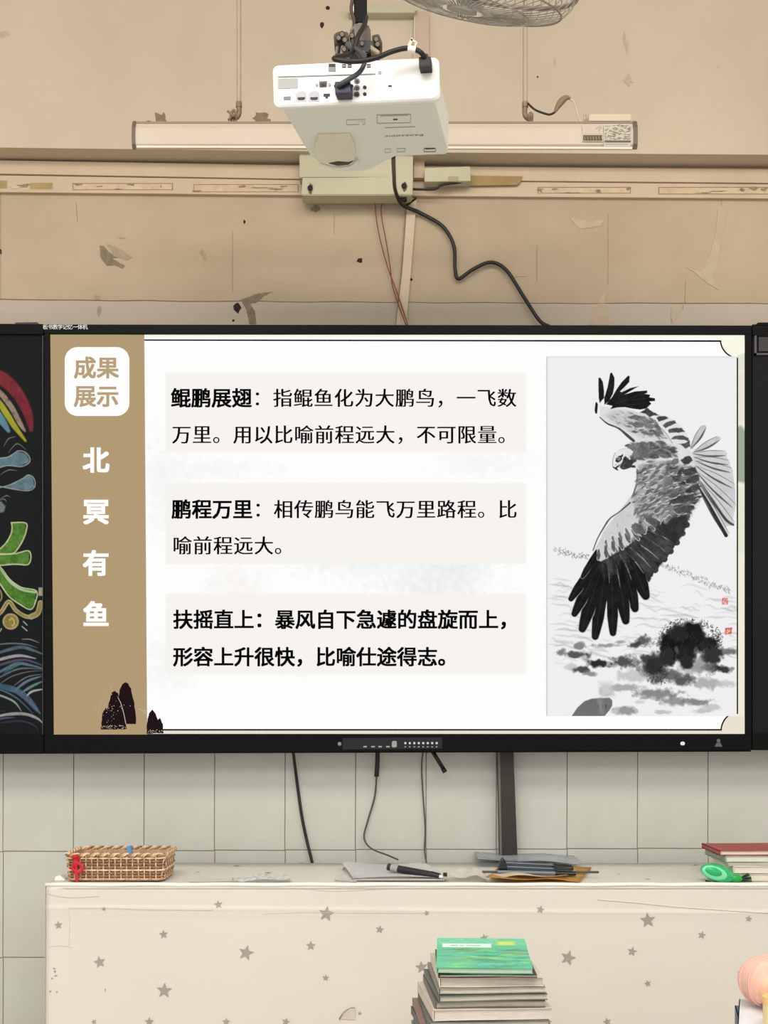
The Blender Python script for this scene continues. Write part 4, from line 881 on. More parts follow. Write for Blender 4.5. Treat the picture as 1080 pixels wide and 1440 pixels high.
onp('lan_label', rect(462, 89.5, 472, 101), mat('lan_grey', (130, 132, 134), .5), .0006); onp('label_bar', rect(462.5, 90, 471.5, 94), M_pd, .0004, -.0018)
for x in (481, 489, 516):
    for y in (90.4, 93.4): onp('vent_slot', rect(x, y, x + 5.5, y + 1.8), mat('slot_grey', (60, 62, 60), .5), .0004)
onp('label_bar', rect(592, 101.5, 599, 102.6), M_gl, .0004)
# plugs and cables
M_plug = mat('plug_black', (34, 34, 32), .5); M_blue = mat('vga_blue', (38, 36, 62), .45)
vp = empty('monitor_cable', pjpx(483, 128, -.02), 'dark cable with a blue-black plug in the middle of the projector rear panel', 'cable')
c = pjpx(483.5, 127.5, -.016); rm = Matrix((Rv, -Bk, -Dn)).transposed()
bm = bmesh.new(); add_box(bm, c, (.031, .026, .024), rm, .003); bmobj('plug', bm, M_blue, vp)
for x in (472, 494.5): cyl('thumb_screw', pjpx(x, 121, -.003), pjpx(x, 121, -.026), .0034, M_plug, vp, 10)
tube('cable_sheath', [pjpx(476, 122, -.026), pjpx(478, 119, -.034), pjpx(490, 112, -.036), pjpx(504, 103, -.034), pjpx(511, 93, -.032), pjpx(513, 84, -.028), W(509, 76, 2.34), W(500, 68, 2.36), W(496, 58, 2.40)], .0046, mat('cable_slate', (62, 64, 70), .5), vp)
pc = empty('power_cable', pjpx(600, 90, -.02), 'black power cable arching left from the plug at the projector top right corner', 'cable')
c = pjpx(598.5, 91.5, -.012); bm = bmesh.new(); add_box(bm, c, (.024, .024, .021), rm, .003); bmobj('plug', bm, M_plug, pc)
c = pjpx(598, 83.5, -.014); bm = bmesh.new(); add_box(bm, c, (.013, .018, .014), rm, .003); bmobj('plug_neck', bm, M_plug, pc)
tube('cable_sheath', [W(599, 84, 2.32), W(593, 75, 2.31), W(584, 70, 2.31), W(570, 68, 2.31), W(550, 73, 2.31), W(530, 81, 2.305), W(510, 85.5, 2.305), W(487, 86, 2.305), W(470, 83, 2.31), W(476, 80, 2.33), W(490, 77, 2.345), W(497, 70, 2.36), W(504, 50, 2.37), W(512, 36, 2.39), W(515, 24, 2.42)], .0048, M_rub, pc, 8, 10)
cyl('tag_wrap', W(573.5, 68.4, 2.31), W(584.5, 70.5, 2.31), .0062, M_white, pc, 14)
for q in ([(572, 66), (578, 53), (581, 54.5), (576, 67)], [(578, 54), (586, 58), (585, 60), (577, 56.5)], [(582, 66), (585, 58), (587, 59), (584, 67)]): pslab('tag_tie', q, 2.312, .0012, mat('tag_pale', (232, 222, 205), .6), pc)
# ceiling mount
mt = empty('ceiling_mount', W(505, 40, 2.44), 'black pole with a cluttered steel bracket holding the projector', 'mount')
x0 = W(498, 0, 2.45).x; x1 = W(516, 0, 2.45).x
cx = (x0 + x1) / 2; zt0 = W(0, 31, 2.45).z
box('pole', (cx, 2.462, (zt0 + 3.62) / 2), (x1 - x0, .024, 3.62 - zt0), mat('pole_black', (6, 6, 8), .6, spec=.15), mt, .002)
box('pole_edge', (x0 - .002, 2.460, (zt0 + 3.62) / 2), (.003, .028, 3.62 - zt0), mat('pole_alu', (176, 168, 156), .35, metal=.4), mt)
tube('loose_cable', [W(495, -180, 2.45), W(496, -20, 2.445), W(494, 12, 2.445), W(498, 30, 2.44), W(496, 48, 2.43)], .0036, mat('brown_cable', (70, 56, 48), .6), mt)
M_br = mat('bracket_steel', (92, 86, 80), .45, (70, 62, 56), 30, metal=.4); M_br2 = mat('bracket_rust', (84, 70, 56), .6, (60, 50, 42), 50)
pslab('bracket_block', [(494, 36), (502, 31), (514, 31), (521, 38), (522, 58), (519, 64), (492, 64), (491, 44)], 2.43, .05, M_br, mt, .003)
pslab('bracket_plate', [(491, 56), (524, 56), (526, 66), (518, 74), (500, 76), (490, 68)], 2.405, .05, M_plug, mt, .002)
for q, y, m in (([(469, 49), (474, 44), (489, 44), (491, 50), (490, 62), (480, 65), (470, 62)], 2.42, M_br2), ([(523, 49), (533, 47), (538, 60), (534, 68), (524, 64)], 2.42, M_br2), ([(472, 64), (476, 64), (474, 77), (471, 76)], 2.41, M_br), ([(480, 63), (488, 64), (490, 76), (478, 78)], 2.41, mat('bracket_pale', (150, 132, 110), .5)),
                   ([(521, 62), (535, 72), (532, 77), (521, 70)], 2.40, mat('bracket_pale', (150, 132, 110), .5))): pslab('bracket_arm', q, y, .03, m, mt, .0015)
for x, y in ((476, 53), (485, 56), (500, 60), (509, 61), (481, 48), (529, 55), (495, 50), (531, 62), (484, 69)):
    cyl('bolt', W(x, y, 2.40), W(x, y, 2.43), .0042, mat('bolt_pale', (150, 142, 130), .3, metal=.6), mt, 6)
    cyl('washer', W(x, y, 2.404), W(x, y, 2.428), .006, M_br2, mt, 10)
tube('clip_strap', [W(489, 63, 2.40), W(498, 68, 2.385), W(506, 75, 2.375), W(512, 80, 2.37)], .0068, mat('strap_slate', (78, 82, 84), .5), mt)
pslab('clip_strap', [(503, 76), (511, 70), (516, 76), (509, 83)], 2.37, .012, mat('strap_slate', (78, 82, 84), .5), mt, .001)
for x in (.3, .72): tube('mount_arm', [W(496 + 20 * (x - .5), 70, 2.44), PJ(x, .1, .06), PJ(x, .04, .12)], .006, M_br, mt)

# ------------------------------------------------------------ fan (only the underside of its cage is in view)
YF = 2.03
fc = W(659, -34, YF)
fan = empty('ceiling_fan', fc, 'wire-caged orbiting fan at the top edge, right of the projector pole', 'fan')
dv = (fc - Vector((0, 0, ZC))).normalized()
Dd = Vector((0, 0, -1)); Dd = (Dd - dv * Dd.dot(dv)).normalized(); Rt = Vector((1, 0, 0)); Rt = (Rt - dv * Rt.dot(dv)).normalized()
e_ = (Rt * -math.sin(math.radians(13)) + Dd * math.cos(math.radians(13)))
Nn = (e_ * math.cos(math.radians(11)) - dv * math.sin(math.radians(11))).normalized()
Xa = (Rt * math.cos(math.radians(13)) + Dd * math.sin(math.radians(13))).normalized(); Xa = (Xa - Nn * Xa.dot(Nn)).normalized(); Ya = Nn.cross(Xa)
RF = 0.187
def FP(r, a, h): return fc + (Xa * math.cos(a) + Ya * math.sin(a)) * (r * RF) + Nn * h
M_wire = mat('fan_wire', (176, 172, 162), .4, (132, 124, 112), 60); M_fr = mat('fan_rim', (150, 136, 122), .5, (120, 106, 92), 20)
bm = bmesh.new()
for k in range(60):
    a = 2 * math.pi * k / 60
    add_tube(bm, [FP(r, a + .12 * (1 - r), h) for r, h in ((1, 0), (.985, .014), (.92, .030), (.7, .043), (.45, .050), (.2, .053))], .0011, 4, False)
tag(bmobj('cage_wires', bm, M_wire, fan), kind='stuff')
bm = bmesh.new()
for k in range(60):
    a = 2 * math.pi * k / 60
    add_tube(bm, [FP(r, a, h) for r, h in ((1, 0), (.97, -.03), (.8, -.055), (.4, -.07), (.2, -.075))], .0011, 4, False)
tag(bmobj('cage_wires', bm, M_wire, fan), kind='stuff')
def ring(nm, r, h, w, m): 
    bm = bmesh.new(); add_tube(bm, [FP(r, 2 * math.pi * k / 64, h) for k in range(65)], w, 6, False); return bmobj(nm, bm, m, fan, True)
ring('cage_rim', 1.0, 0, .0042, M_fr); ring('cage_hoop', .90, .033, .0016, M_fr); ring('cage_hoop', .6, .047, .0014, M_wire); ring('cage_hoop', .8, -.055, .0016, M_wire)
cyl('cage_badge', FP(0, 0, .049), FP(0, 0, .054), .026, mat('badge_grey', (150, 144, 134), .5), fan, 24)
cyl('motor', FP(0, 0, -.01), FP(0, 0, -.15), .055, mat('motor_grey', (196, 192, 184), .4), fan, 24, .045); cyl('blade_hub', FP(0, 0, -.01), FP(0, 0, .03), .028, M_grey, fan, 20)
for k in range(3):
    bm = bmesh.new(); a0 = 2 * math.pi * k / 3 + .4; L = []
    top = []; bot_ = []
    for i in range(9):
        t = i / 8; r = .14 + .74 * t; wd = .20 + .35 * math.sin(math.pi * min(1, t * 1.1 + .05))
        L.append((FP(r, a0 - wd, -.012), FP(r, a0, .006), FP(r, a0 + wd, .024)))
    vv = [[bm.verts.new(p) for p in row] for row in L]
    for i in range(8):
        for j in range(2): bm.faces.new((vv[i][j], vv[i][j + 1], vv[i + 1][j + 1], vv[i + 1][j]))
    bmesh.ops.solidify(bm, geom=bm.faces[:], thickness=.002); bmobj('blade', bm, mat('blade_grey', (176, 176, 170), .4), fan, True)
tube('fan_rod', [FP(0, 0, -.14), FP(0, 0, -.19), Vector((FP(0, 0, -.19).x, FP(0, 0, -.19).y, 3.63))], .011, M_rod, fan, smoothp=False)

# ------------------------------------------------------------ table under a star-printed cloth
YT0, YT1 = 2.926, 3.335
ZT = 0.76
XL = W(65, 1243, YT0).x; XR = 1.62
tb_ = empty('table', ((XL + XR) / 2, (YT0 + YT1) / 2, 0), 'long table under the display, wholly covered by a pale star-printed cloth', 'table')
M_wood = mat('table_wood', (168, 130, 90), .5, (150, 112, 76), 8, stretch=(1, 8, 8))
box('tabletop', ((XL + XR) / 2, (YT0 + YT1) / 2, ZT - .018), (XR - XL - .02, YT1 - YT0 - .02, .026), M_wood, tb_)
for x in (XL + .06, XR - .06):
    for y in (YT0 + .06, YT1 - .06): box('leg', (x, y, (ZT - .03) / 2), (.05, .05, ZT - .032), M_wood, tb_, .002)
cl_ = empty('tablecloth', ((XL + XR) / 2, YT0, 0.05), 'cream plastic tablecloth printed with grey stars, hanging down the table front', 'tablecloth')
def clothz(x): return 0.0008 * math.sin(x * 9) + 0.0006 * math.sin(x * 23 + 1)
def front(x, z):                     # y of the hanging front
    t = max(0.0, (ZT - z) / ZT); y = YT0 - .006 * t - (.003 * math.sin(x * 5.3 + 1) + .002 * math.sin(x * 11.7)) * t * 2
    zc_ = ZT - .062 - .004 * math.sin(x * 2.2 + .5) - .006 * max(0, x)
    return y - .0016 * math.exp(-((z - zc_) / .006) ** 2) - .0008 * math.exp(-((z - zc_ + .011) / .009) ** 2) - .0028 * math.exp(-((x - (XL + .012)) / .012) ** 2)
bm = bmesh.new(); nx = 150
prof_ = [('t', 0), ('t', .25), ('t', .5), ('t', .75), ('t', .955)] + [('c', i) for i in range(7)] + [('f', ZT - .012 - .002 * i) for i in range(46)] + [('f', ZT - .104 - .0175 * i) for i in range(1, 36)]
grid = []
for kk, v in prof_:
    row = []
    for i in range(nx + 1):
        x = XL + (XR - XL) * i / nx
        if kk == 't': p = (x, YT1 - (YT1 - YT0) * v, ZT + clothz(x + v) * .6)
        elif kk == 'c': a = math.pi / 2 * v / 6; r = .012; p = (x, YT0 + r - r * math.sin(a) - .0008, ZT - r + r * math.cos(a) + .0012 * math.sin(math.pi * v / 6))
        else: p = (x, front(x, v), v)
        row.append(bm.verts.new(p))
    grid.append(row)
for i in range(len(grid) - 1):
    for k in range(nx): bm.faces.new((grid[i][k], grid[i][k + 1], grid[i + 1][k + 1], grid[i + 1][k]))
# left side drop, folded round the corner
side = []
for j in range(9):
    y = YT0 + (YT1 - YT0) * j / 8; side.append([bm.verts.new((XL - .003 - .004 * math.sin(j * 1.7) * (1 - z / ZT), y, z)) for z in [ZT - .001, ZT - .02, ZT - .08, ZT - .2, ZT - .4, ZT - .6, .05]])
for j in range(8):
    for k in range(6): bm.faces.new((side[j][k], side[j][k + 1], side[j + 1][k + 1], side[j + 1][k]))
CS = bmobj('cloth_sheet', bm, M_cloth, cl_, True)
so_ = CS.modifiers.new('thickness', 'SOLIDIFY'); so_.thickness = .0008; so_.offset = 0
bm = bmesh.new(); add_tube(bm, [Vector((XL - .002 + (XR - XL + .002) * i / 60, YT0 + .0015 + .0006 * math.sin(i * .9), ZT - .0022 + .0008 * math.sin(i * 1.3))) for i in range(61)], .0052, 8)
bmobj('cloth_hem', bm, mat('hem_white', (244, 242, 232), .35), cl_, True)
def onfront(px, py):
    p = W(px, py, YT0); y = front(p.x, p.z); return W(px, py, y - .0016)
M_star = mat('star_print', (164, 156, 146), .6)
stars = [(146, 1278, 3.5), (307, 1272, 6), (459, 1285, 11), (534, 1307, 6), (82, 1301, 6), (230, 1314, 6.5), (437, 1330, 7), (346, 1340, 11), (140, 1353, 8.5), (458, 1375, 5), (231, 1393, 11), (210, 1437, 7), (318, 1437, 6), (402, 1437, 6), (600, 1284, 4), (760, 1279, 6),
         (911, 1294, 11), (1053, 1292, 5), (987, 1315, 6), (681, 1319, 6), (889, 1338, 7), (799, 1347, 11), (593, 1360, 9), (1046, 1367, 9), (911, 1383, 5), (506, 1425, 3), (132, 1437, 4), (684, 1393, 11), (663, 1437, 7), (770, 1437, 6), (854, 1437, 6)]
for i, (x, y, r) in enumerate(stars):
    a0 = random.uniform(-.3, .3) - math.pi / 2
    pts = [onfront(x + (r if k % 2 == 0 else r * .42) * 1.04 * math.cos(a0 + math.pi * k / 5), y + (r if k % 2 == 0 else r * .42) * 1.04 * math.sin(a0 + math.pi * k / 5)) for k in range(10)]
    me = bpy.data.meshes.new('star'); me.from_pydata([onfront(x, y)] + pts, [], [(0, 1 + k, 1 + (k + 1) % 10) for k in range(10)]); link('star', me, M_star, CS)
for x, y, r in [(333, 1218, 7), (279, 1227, 4), (377, 1228, 7), (425, 1214, 5), (911, 1237, 5), (978, 1217, 6), (870, 1230, 3), (760, 1222, 5), (655, 1232, 4), (560, 1224, 4)]:
    Yt = (ZC - ZT) * F / (y - HZ); c = W(x, y, Yt); R = r / F * Yt
    me = bpy.data.meshes.new('star'); me.from_pydata([(c.x, c.y, ZT + .0018)] + [(c.x + (R if k % 2 == 0 else R * .42) * math.cos(math.pi * k / 5 + .3), c.y + (R if k % 2 == 0 else R * .42) * math.sin(math.pi * k / 5 + .3), ZT + .0018) for k in range(10)], [], [(0, 1 + k, 1 + (k + 1) % 10) for k in range(10)]); link('star', me, M_star, CS)
# creases: a loose flap and puckers near the corner
M_fold = mat('cloth_fold', (236, 229, 218), .4)
for p, r in (([(66, 1250), (72, 1258), (100, 1262), (140, 1260)], .0014), ([(97, 1277), (150, 1277), (205, 1279), (300, 1280)], .0010), ([(97, 1278), (98, 1300), (97, 1330)], .0009), ([(68, 1331), (85, 1330), (102, 1332)], .0010), ([(370, 1285), (430, 1283), (500, 1284), (600, 1284)], .0008), ([(840, 1265), (900, 1270), (960, 1276), (1080, 1284)], .0020), ([(430, 1040 + 210), (470, 1253), (540, 1250)], .0010), ([(852, 1425), (852, 1438)], .0008)):
    bm = bmesh.new(); add_tube(bm, [onfront(v.x, v.y) for v in smooth_path([(x, y, 0) for x, y in p], 6)], r * .42, 6); bmobj('crease', bm, M_cloth, CS, True)
q = [onfront(x, y) for x, y in [(477, 1433), (483, 1424), (492, 1418), (499, 1417), (499, 1434)]]
q2 = [p + Vector((0, -.004, 0)) for p in q]; bm = bmesh.new(); add_prism(bm, [q[0], q2[1], q2[2], q2[3], q[4]], Vector((0, -.0006, 0))); bmobj('torn_flap', bm, mat('flap_pink', (222, 210, 202), .5), cl_)
bm = bmesh.new(); add_tube(bm, smooth_path([p + Vector((0, -.003, 0)) for p in q[:4]], 4), .0013, 6); bmobj('flap_edge', bm, M_chip, cl_)

# ------------------------------------------------------------ things on the table
def TP(px, py, h=0.0):               # point at height h above the table top seen at that pixel
    Y = (ZC - (ZT + .002 + h)) * F / (py - HZ); return W(px, py, Y)
TOP = ZT + .002
# wicker basket
bk = empty('wicker_basket', (W(160, 1240, 3.03).x, 3.03, TOP), 'rectangular woven wicker basket with a red ribbon at the left end of the table', 'basket')
bx0, bx1 = W(96, 0, 2.955).x, W(229, 0, 2.955).x; by0, by1 = 2.952, 3.105; BH = .066
M_wk = mat('wicker', (222, 188, 152), .6, (198, 160, 124), 60); M_wk2 = mat('wicker_dark', (176, 140, 108), .6, (140, 108, 84), 60); M_wk3 = mat('wicker_pale', (236, 210, 178), .6, (220, 190, 154), 60)
def perim(n, inset=0.0, fl=0.0):
    P = rrect(bx0 + inset - fl, by0 + inset - fl, bx1 - inset + fl, by1 - inset + fl, .016, 5); P.append(P[0]); d = [0]
    for i in range(len(P) - 1): d.append(d[-1] + math.dist(P[i], P[i + 1]))
    out = []
    for k in range(n):
        s = d[-1] * k / n; i = max(j for j in range(len(d)) if d[j] <= s + 1e-9); i = min(i, len(P) - 2); t = (s - d[i]) / (d[i + 1] - d[i] + 1e-9)
        out.append((P[i][0] + (P[i + 1][0] - P[i][0]) * t, P[i][1] + (P[i + 1][1] - P[i][1]) * t))
    return out
NS = 52
cxy = ((bx0 + bx1) / 2, (by0 + by1) / 2)
def outn(x, y, q): 
    dx, dy = x - cxy[0], y - cxy[1]; nx_ = dx if abs(dx) / (bx1 - bx0) > abs(dy) / (by1 - by0) else 0; ny_ = dy if nx_ == 0 else 0; l = math.hypot(nx_, ny_) + 1e-9; return x + nx_ / l * q, y + ny_ / l * q
for k, (x, y) in enumerate(perim(NS)):
    fl = lambda h: 0.006 * h / BH
    bm = bmesh.new(); pth = []
    for i in range(6):
        h = BH * i / 5; q = outn(x, y, fl(h) + (.0014 if (i + k) % 2 else -.0014)); pth.append(Vector((q[0], q[1], TOP + .003 + h * .97)))
    add_tube(bm, smooth_path(pth, 2), .0022 if k % 2 else .0017, 5); bmobj('stake', bm, (M_wk3, M_wk)[k % 2], bk, True)
for r_i in range(8):
    h = .006 + r_i * .0074; bm = bmesh.new(); P = perim(NS * 4); pth = []
    for i, (x, y) in enumerate(P):
        q = outn(x, y, .006 * h / BH + .0026 * math.cos(math.pi * i / 4 + (math.pi if r_i % 2 else 0))); pth.append(Vector((q[0], q[1], TOP + h)))
    pth.append(pth[0]); add_tube(bm, pth, .0025 if r_i in (0, 3, 4, 7) else .0019, 5, False); bmobj('weaver', bm, (M_wk, M_wk2, M_wk2, M_wk3, M_wk2, M_wk2, M_wk2, M_wk3)[r_i], bk, True)
for ph, m in ((0, M_wk3), (math.pi, M_wk2), (math.pi / 2, M_wk)):
    bm = bmesh.new(); pth = []; P = perim(260)
    for i, (x, y) in enumerate(P):
        a = i * 2 * math.pi / 8.6667 + ph; q = outn(x, y, .007 + .0034 * math.cos(a)); pth.append(Vector((q[0], q[1], TOP + BH + .0034 * math.sin(a))))
    pth.append(pth[0]); add_tube(bm, pth, .0025, 5, False); bmobj('rim_braid', bm, m, bk, True)
bm = bmesh.new(); add_prism(bm, [Vector((x, y, TOP + .001)) for x, y in rrect(bx0 + .003, by0 + .003, bx1 - .003, by1 - .003, .014)], Vector((0, 0, .004))); bmobj('base', bm, M_wk2, bk)
bm = bmesh.new()
loft(bm, [[Vector((x, y, TOP + z)) for x, y in rrect(bx0 + .006 - f, by0 + .006 - f, bx1 - .006 + f, by1 - .006 + f, .012)] for z, f in ((.005, 0), (.062, .004))], False); bmobj('inner_lining', bm, mat('lining_tan', (200, 164, 132), .8, (170, 134, 106), 80), bk)
M_ribbon = mat('red_ribbon', (206, 40, 50), .6, (176, 28, 40), 20)
rbn = empty('ribbon', W(107, 1205, 2.945), 'red ribbon tied over the front left of the wicker basket', 'ribbon')
for p, r in (([(106, 1202), (106, 1212), (107, 1222), (108, 1232), (108, 1241)], [.0035, .0075, .009, .0095, .008, .006, .0055, .006, .0065, .007, .0065, .006, .0055, .005, .0045, .0042, .004, .0042, .0045, .005, .0055, .0055, .005, .0045, .004, .0038, .0038, .0036, .0036, .0034, .003, .0028, .0026]), ([(103, 1206), (110, 1214), (116, 1218), (113, 1226), (104, 1224)], .0042), ([(112, 1205), (106, 1212), (102, 1220), (105, 1226)], .0038)):
    tube('ribbon_loop', [W(x, y, 2.9385 - .001 * i) for i, (x, y) in enumerate(p)], r, M_ribbon, rbn)
pg = empty('clothes_peg', W(182, 1196, 3.07), 'small blue peg clipped on the basket rim', 'peg')
M_pg = mat('peg_blue', (92, 142, 190), .4)
zz = lambda py, Y: W(0, py, Y).z
pslab('peg_arm', [(177, 1191), (184, 1189.5), (186, 1204), (180, 1206)], 2.945, .006, M_pg, pg, .001); pslab('peg_arm', [(180, 1190), (187, 1191), (185, 1206), (182, 1206)], 2.955, .006, M_pg, pg, .001)
cyl('peg_spring', W(179, 1197, 2.952), W(187, 1197, 2.952), .003, M_gl, pg, 8)
bit = ragged(82, 1237, 8, 4, 10, .3)
tag(pslab('paper_scrap', [(76, 1241), (78, 1233), (84, 1231), (91, 1236), (93, 1241)], 2.99, .03, M_paper, None), 'small white scrap at the left foot of the basket', 'scrap')

def sheet(nm, pts, m, label, cat, bump=.004, parent=None, th=.001, h=.001, sub=7, seed=1):
    """loose paper: quad (four pixels on the table top) with soft waves"""
    r2 = random.Random(seed); P = [TP(x, y) for x, y in pts]; bm = bmesh.new(); g_ = []
    ph = [r2.uniform(0, 6) for _ in range(4)]
    for i in range(sub + 1):
        row = []
        for j in range(sub + 1):
            u, v = i / sub, j / sub; p = (P[0] * (1 - u) + P[1] * u) * (1 - v) + (P[3] * (1 - u) + P[2] * u) * v
            z = TOP + h + bump * (.5 + .25 * math.sin(u * 9 + ph[0]) + .25 * math.sin(v * 7 + u * 4 + ph[1])); row.append(bm.verts.new((p.x, p.y, z)))
        g_.append(row)
    for i in range(sub):
        for j in range(sub): bm.faces.new((g_[i][j], g_[i + 1][j], g_[i + 1][j + 1], g_[i][j + 1]))
    bmesh.ops.solidify(bm, geom=bm.faces[:], thickness=-th)
    o = bmobj(nm, bm, m, parent, True)
    if label: tag(o, label, cat)
    return o
M_gp = mat('printed_paper', (248, 249, 248), .7, (206, 208, 206), 90, lo=.5, hi=.62)
sheet('paper_sheet', [(262, 1241), (330, 1241), (332, 1236), (275, 1237)], M_paper, 'flat white paper right of the basket at the table edge', 'paper', .003, seed=3)
sheet('paper_sheet', [(330, 1241), (412, 1241), (404, 1234), (326, 1235.5)], M_gp, 'crumpled printed paper between the basket and the open booklet', 'paper', .010, seed=5)
for x, y in ((352, 1238), (340, 1237)): pass
# open booklet with a marker on it
bo = empty('booklet', TP(555, 1232), 'white booklet with curled cover lying under the black marker', 'booklet')
Yb0, Yb1 = 2.955, 3.19
def q3(x, Y, h): return Vector((W(x, 0, Y).x, Y, TOP + h))
bm = bmesh.new(); g_ = []
for i in range(13):
    u = i / 12; row = []
    for j in range(6):
        v = j / 5; Y = Yb0 + (Yb1 - Yb0) * v; xl = 497 - 18 * v; xr = 634 - 38 * v
        h = .006 + .006 * math.sin(u * 3.14) + (.016 * (1 - u) ** 3) * (v * .9 + .1) + (.014 * max(0, u - .6) * 2.2 * v); row.append(bm.verts.new(q3(xl + (xr - xl) * u, Y, h)))
    g_.append(row)
for i in range(12):
    for j in range(5): bm.faces.new((g_[i][j], g_[i + 1][j], g_[i + 1][j + 1], g_[i][j + 1]))
bmesh.ops.solidify(bm, geom=bm.faces[:], thickness=-.001); bmobj('top_page', bm, mat('page_white', (252, 252, 250), .7, (244, 244, 242), 30), bo, True)
for k, (g1, dz) in enumerate((((120, 116, 112), .0005), ((206, 202, 196), .0028), ((168, 164, 158), .0045))):
    bm = bmesh.new(); add_prism(bm, [q3(498 - k, Yb0 + .003, dz), q3(628 - k * 3, Yb0 + .003, dz), q3(592, Yb1 - .01, dz), q3(482, Yb1 - .01, dz)], Vector((0, 0, .0018))); bmobj('page_layer', bm, mat('page_edge%d' % k, g1, .8), bo)
pslab('page_print', rect(498, 1210.5, 505, 1212.5), 3.0, .0004, M_tx, bo) if False else None
mk = empty('marker_pen', W(585, 1226, 2.98), 'black marker pen with a white label lying across the booklet', 'marker')
A_, B_ = q3(547, 3.045, .030), q3(620, 2.962, .021)
A_ = W(547, 1219.5, 3.02); B_ = W(618, 1232.5, 2.962); dd = (B_ - A_)
cyl('barrel', A_ + dd * .02, A_ + dd * .86, .0092, mat('marker_black', (34, 34, 36), .35), mk, 18); cyl('cap', A_ + dd * .84, B_, .0098, mat('marker_cap', (24, 24, 26), .35), mk, 18, .008)
cyl('end_plug', A_ - dd * .02, A_ + dd * .03, .0088, M_grey, mk, 18); cyl('white_label', A_ + dd * .05, A_ + dd * .19, .0095, M_gl, mk, 18); cyl('tip', B_, B_ + dd * .06, .004, M_white, mk, 10)
tag(box('nib_cover', W(626, 1230, 2.99), (.010, .008, .010), M_plug, None, .002), 'tiny black cap at the right tip of the marker pen', 'cap')
sheet('paper_sheet', [(630, 1240), (686, 1241), (680, 1228), (645, 1227)], M_paper, 'crumpled white paper between the marker and the black pens', 'paper', .018, seed=8)
sheet('paper_sheet', [(470, 1239), (502, 1241), (492, 1226), (480, 1224)], M_paper, 'small white paper sticking out left of the booklet', 'paper', .004, seed=9)
# pens in a plastic sleeve over brown paper
sheet('brown_wrapper', [(683, 1241.5), (815, 1242), (832, 1221), (700, 1226)], mat('kraft', (236, 194, 116), .6, (216, 170, 92), 20), 'yellow-brown folded paper under the bundle of black pens', 'paper', .012, h=.002, seed=4, sub=12)
sheet('crumpled_wrapper', [(690, 1240), (800, 1240.5), (792, 1233), (700, 1231)], mat('wrap_cream', (252, 238, 212), .6, (244, 222, 186), 20), 'cream wrapper lying on the yellow-brown paper under the pens', 'wrapper', .014, h=.006, seed=6, sub=12)
M_film = mat('clear_film', (228, 234, 240), .15, (206, 214, 224), 14, coat=.5)
sheet('plastic_sleeve', [(672, 1220), (818, 1222), (806, 1208.5), (668, 1209)], M_film, 'clear plastic sleeve behind the black pens', 'sleeve', .012, h=.012, seed=7, sub=12)
M_pen = mat('pen_black', (16, 20, 24), .4, (36, 46, 54), 20)
for k in range(7):
    x0, y0 = 702 + rr.uniform(-3, 14), 1213.5 + k * 2.1; x1, y1 = 806 + rr.uniform(-10, 5), 1219 + k * 1.6
    Ya = 3.09 - k * .016; A_ = W(x0, y0, Ya); B_ = W(x1, y1, Ya - .01); A_.z = max(A_.z, TOP + .008); B_.z = max(B_.z, TOP + .008)
    pn = empty('pen', (A_ + B_) / 2, ('black pen in the bundle on the plastic sleeve'), 'pen', 'black pens bundled on the table'); d_ = B_ - A_
    cyl('barrel', A_, A_ + d_ * .75, .0043, M_pen if k % 3 else mat('pen_slate', (104, 120, 136), .3), pn, 10); cyl('cap', A_ + d_ * .74, B_, .0052, mat('pen_cap_black', (24, 26, 28), .35), pn, 10)
    cyl('clip', A_ + d_ * .76 + Vector((0, -.002, .006)), A_ + d_ * .96 + Vector((0, -.002, .006)), .0012, M_pen, pn, 6)
tag(tube('stick', [W(678, 1226, 3.03), W(842, 1226.5, 3.02)], .0030, mat('stick_grey', (96, 90, 84), .5), None, smoothp=False), 'long thin grey stick lying through the bundle of black pens', 'stick')
bc = empty('binder_clip', W(707, 1216, 3.02), 'small black binder clip at the left end of the pen bundle', 'clip')
pslab('clip_body', [(701, 1222), (704, 1212), (711, 1210), (714, 1222)], 3.0, .03, M_plug, bc, .001); tube('clip_wire', [W(704, 1212, 3.0), W(706, 1206.5, 3.01), W(710, 1211, 3.0)], .0014, M_plug, bc)
# green scrub brush and books on the right
gb = empty('hand_brush', W(1020, 1238, 2.96), 'bright green plastic hand brush with a dark bristle fan beside the books', 'brush')
M_green = mat('green_plastic', (44, 190, 118), .25, (24, 160, 92), 12, coat=.4); M_grl = mat('green_light', (120, 224, 176), .25, coat=.4)
def disc(nm, cx_, cy_, rx, ry, rot, Y, th, m, parent, up=.0):
    bm = bmesh.new(); rings = []
    for q, o_ in ((.80, 0), (.95, .25), (1, .5), (.95, .75), (.80, 1)):
        rings.append([W(cx_ + q * (rx * math.cos(a) * math.cos(rot) - ry * math.sin(a) * math.sin(rot)), cy_ + q * (rx * math.cos(a) * math.sin(rot) + ry * math.sin(a) * math.cos(rot)), Y) + Vector((0, o_ * th, 0)) for a in [2 * math.pi * k / 28 for k in range(28)]])
    loft(bm, rings); return bmobj(nm, bm, m, parent, True)
disc('brush_back', 1012, 1229, 25, 12.5, .30, 2.948, .04, M_green, gb); disc('rim', 1006, 1228, 19, 10, .30, 2.9455, .012, M_grl, gb); disc('grip', 1004, 1226, 13, 6, .30, 2.943, .01, M_green, gb)
disc('neck', 1035, 1236, 11, 6, .1, 2.95, .03, mat('green_deep', (20, 168, 66), .3), gb)
for k in range(16):
    a = -.75 + k * .075; A_ = W(1038, 1236, 2.955 + .002 * (k % 5)); B_ = W(1038 + 19 * math.cos(a), 1237 + 16 * math.sin(a) + 1.5, 2.955 + .004 * (k % 5))
    cyl('bristle', A_, B_, .0011, mat('bristle_dark', (44, 84, 58), .6), gb, 5)
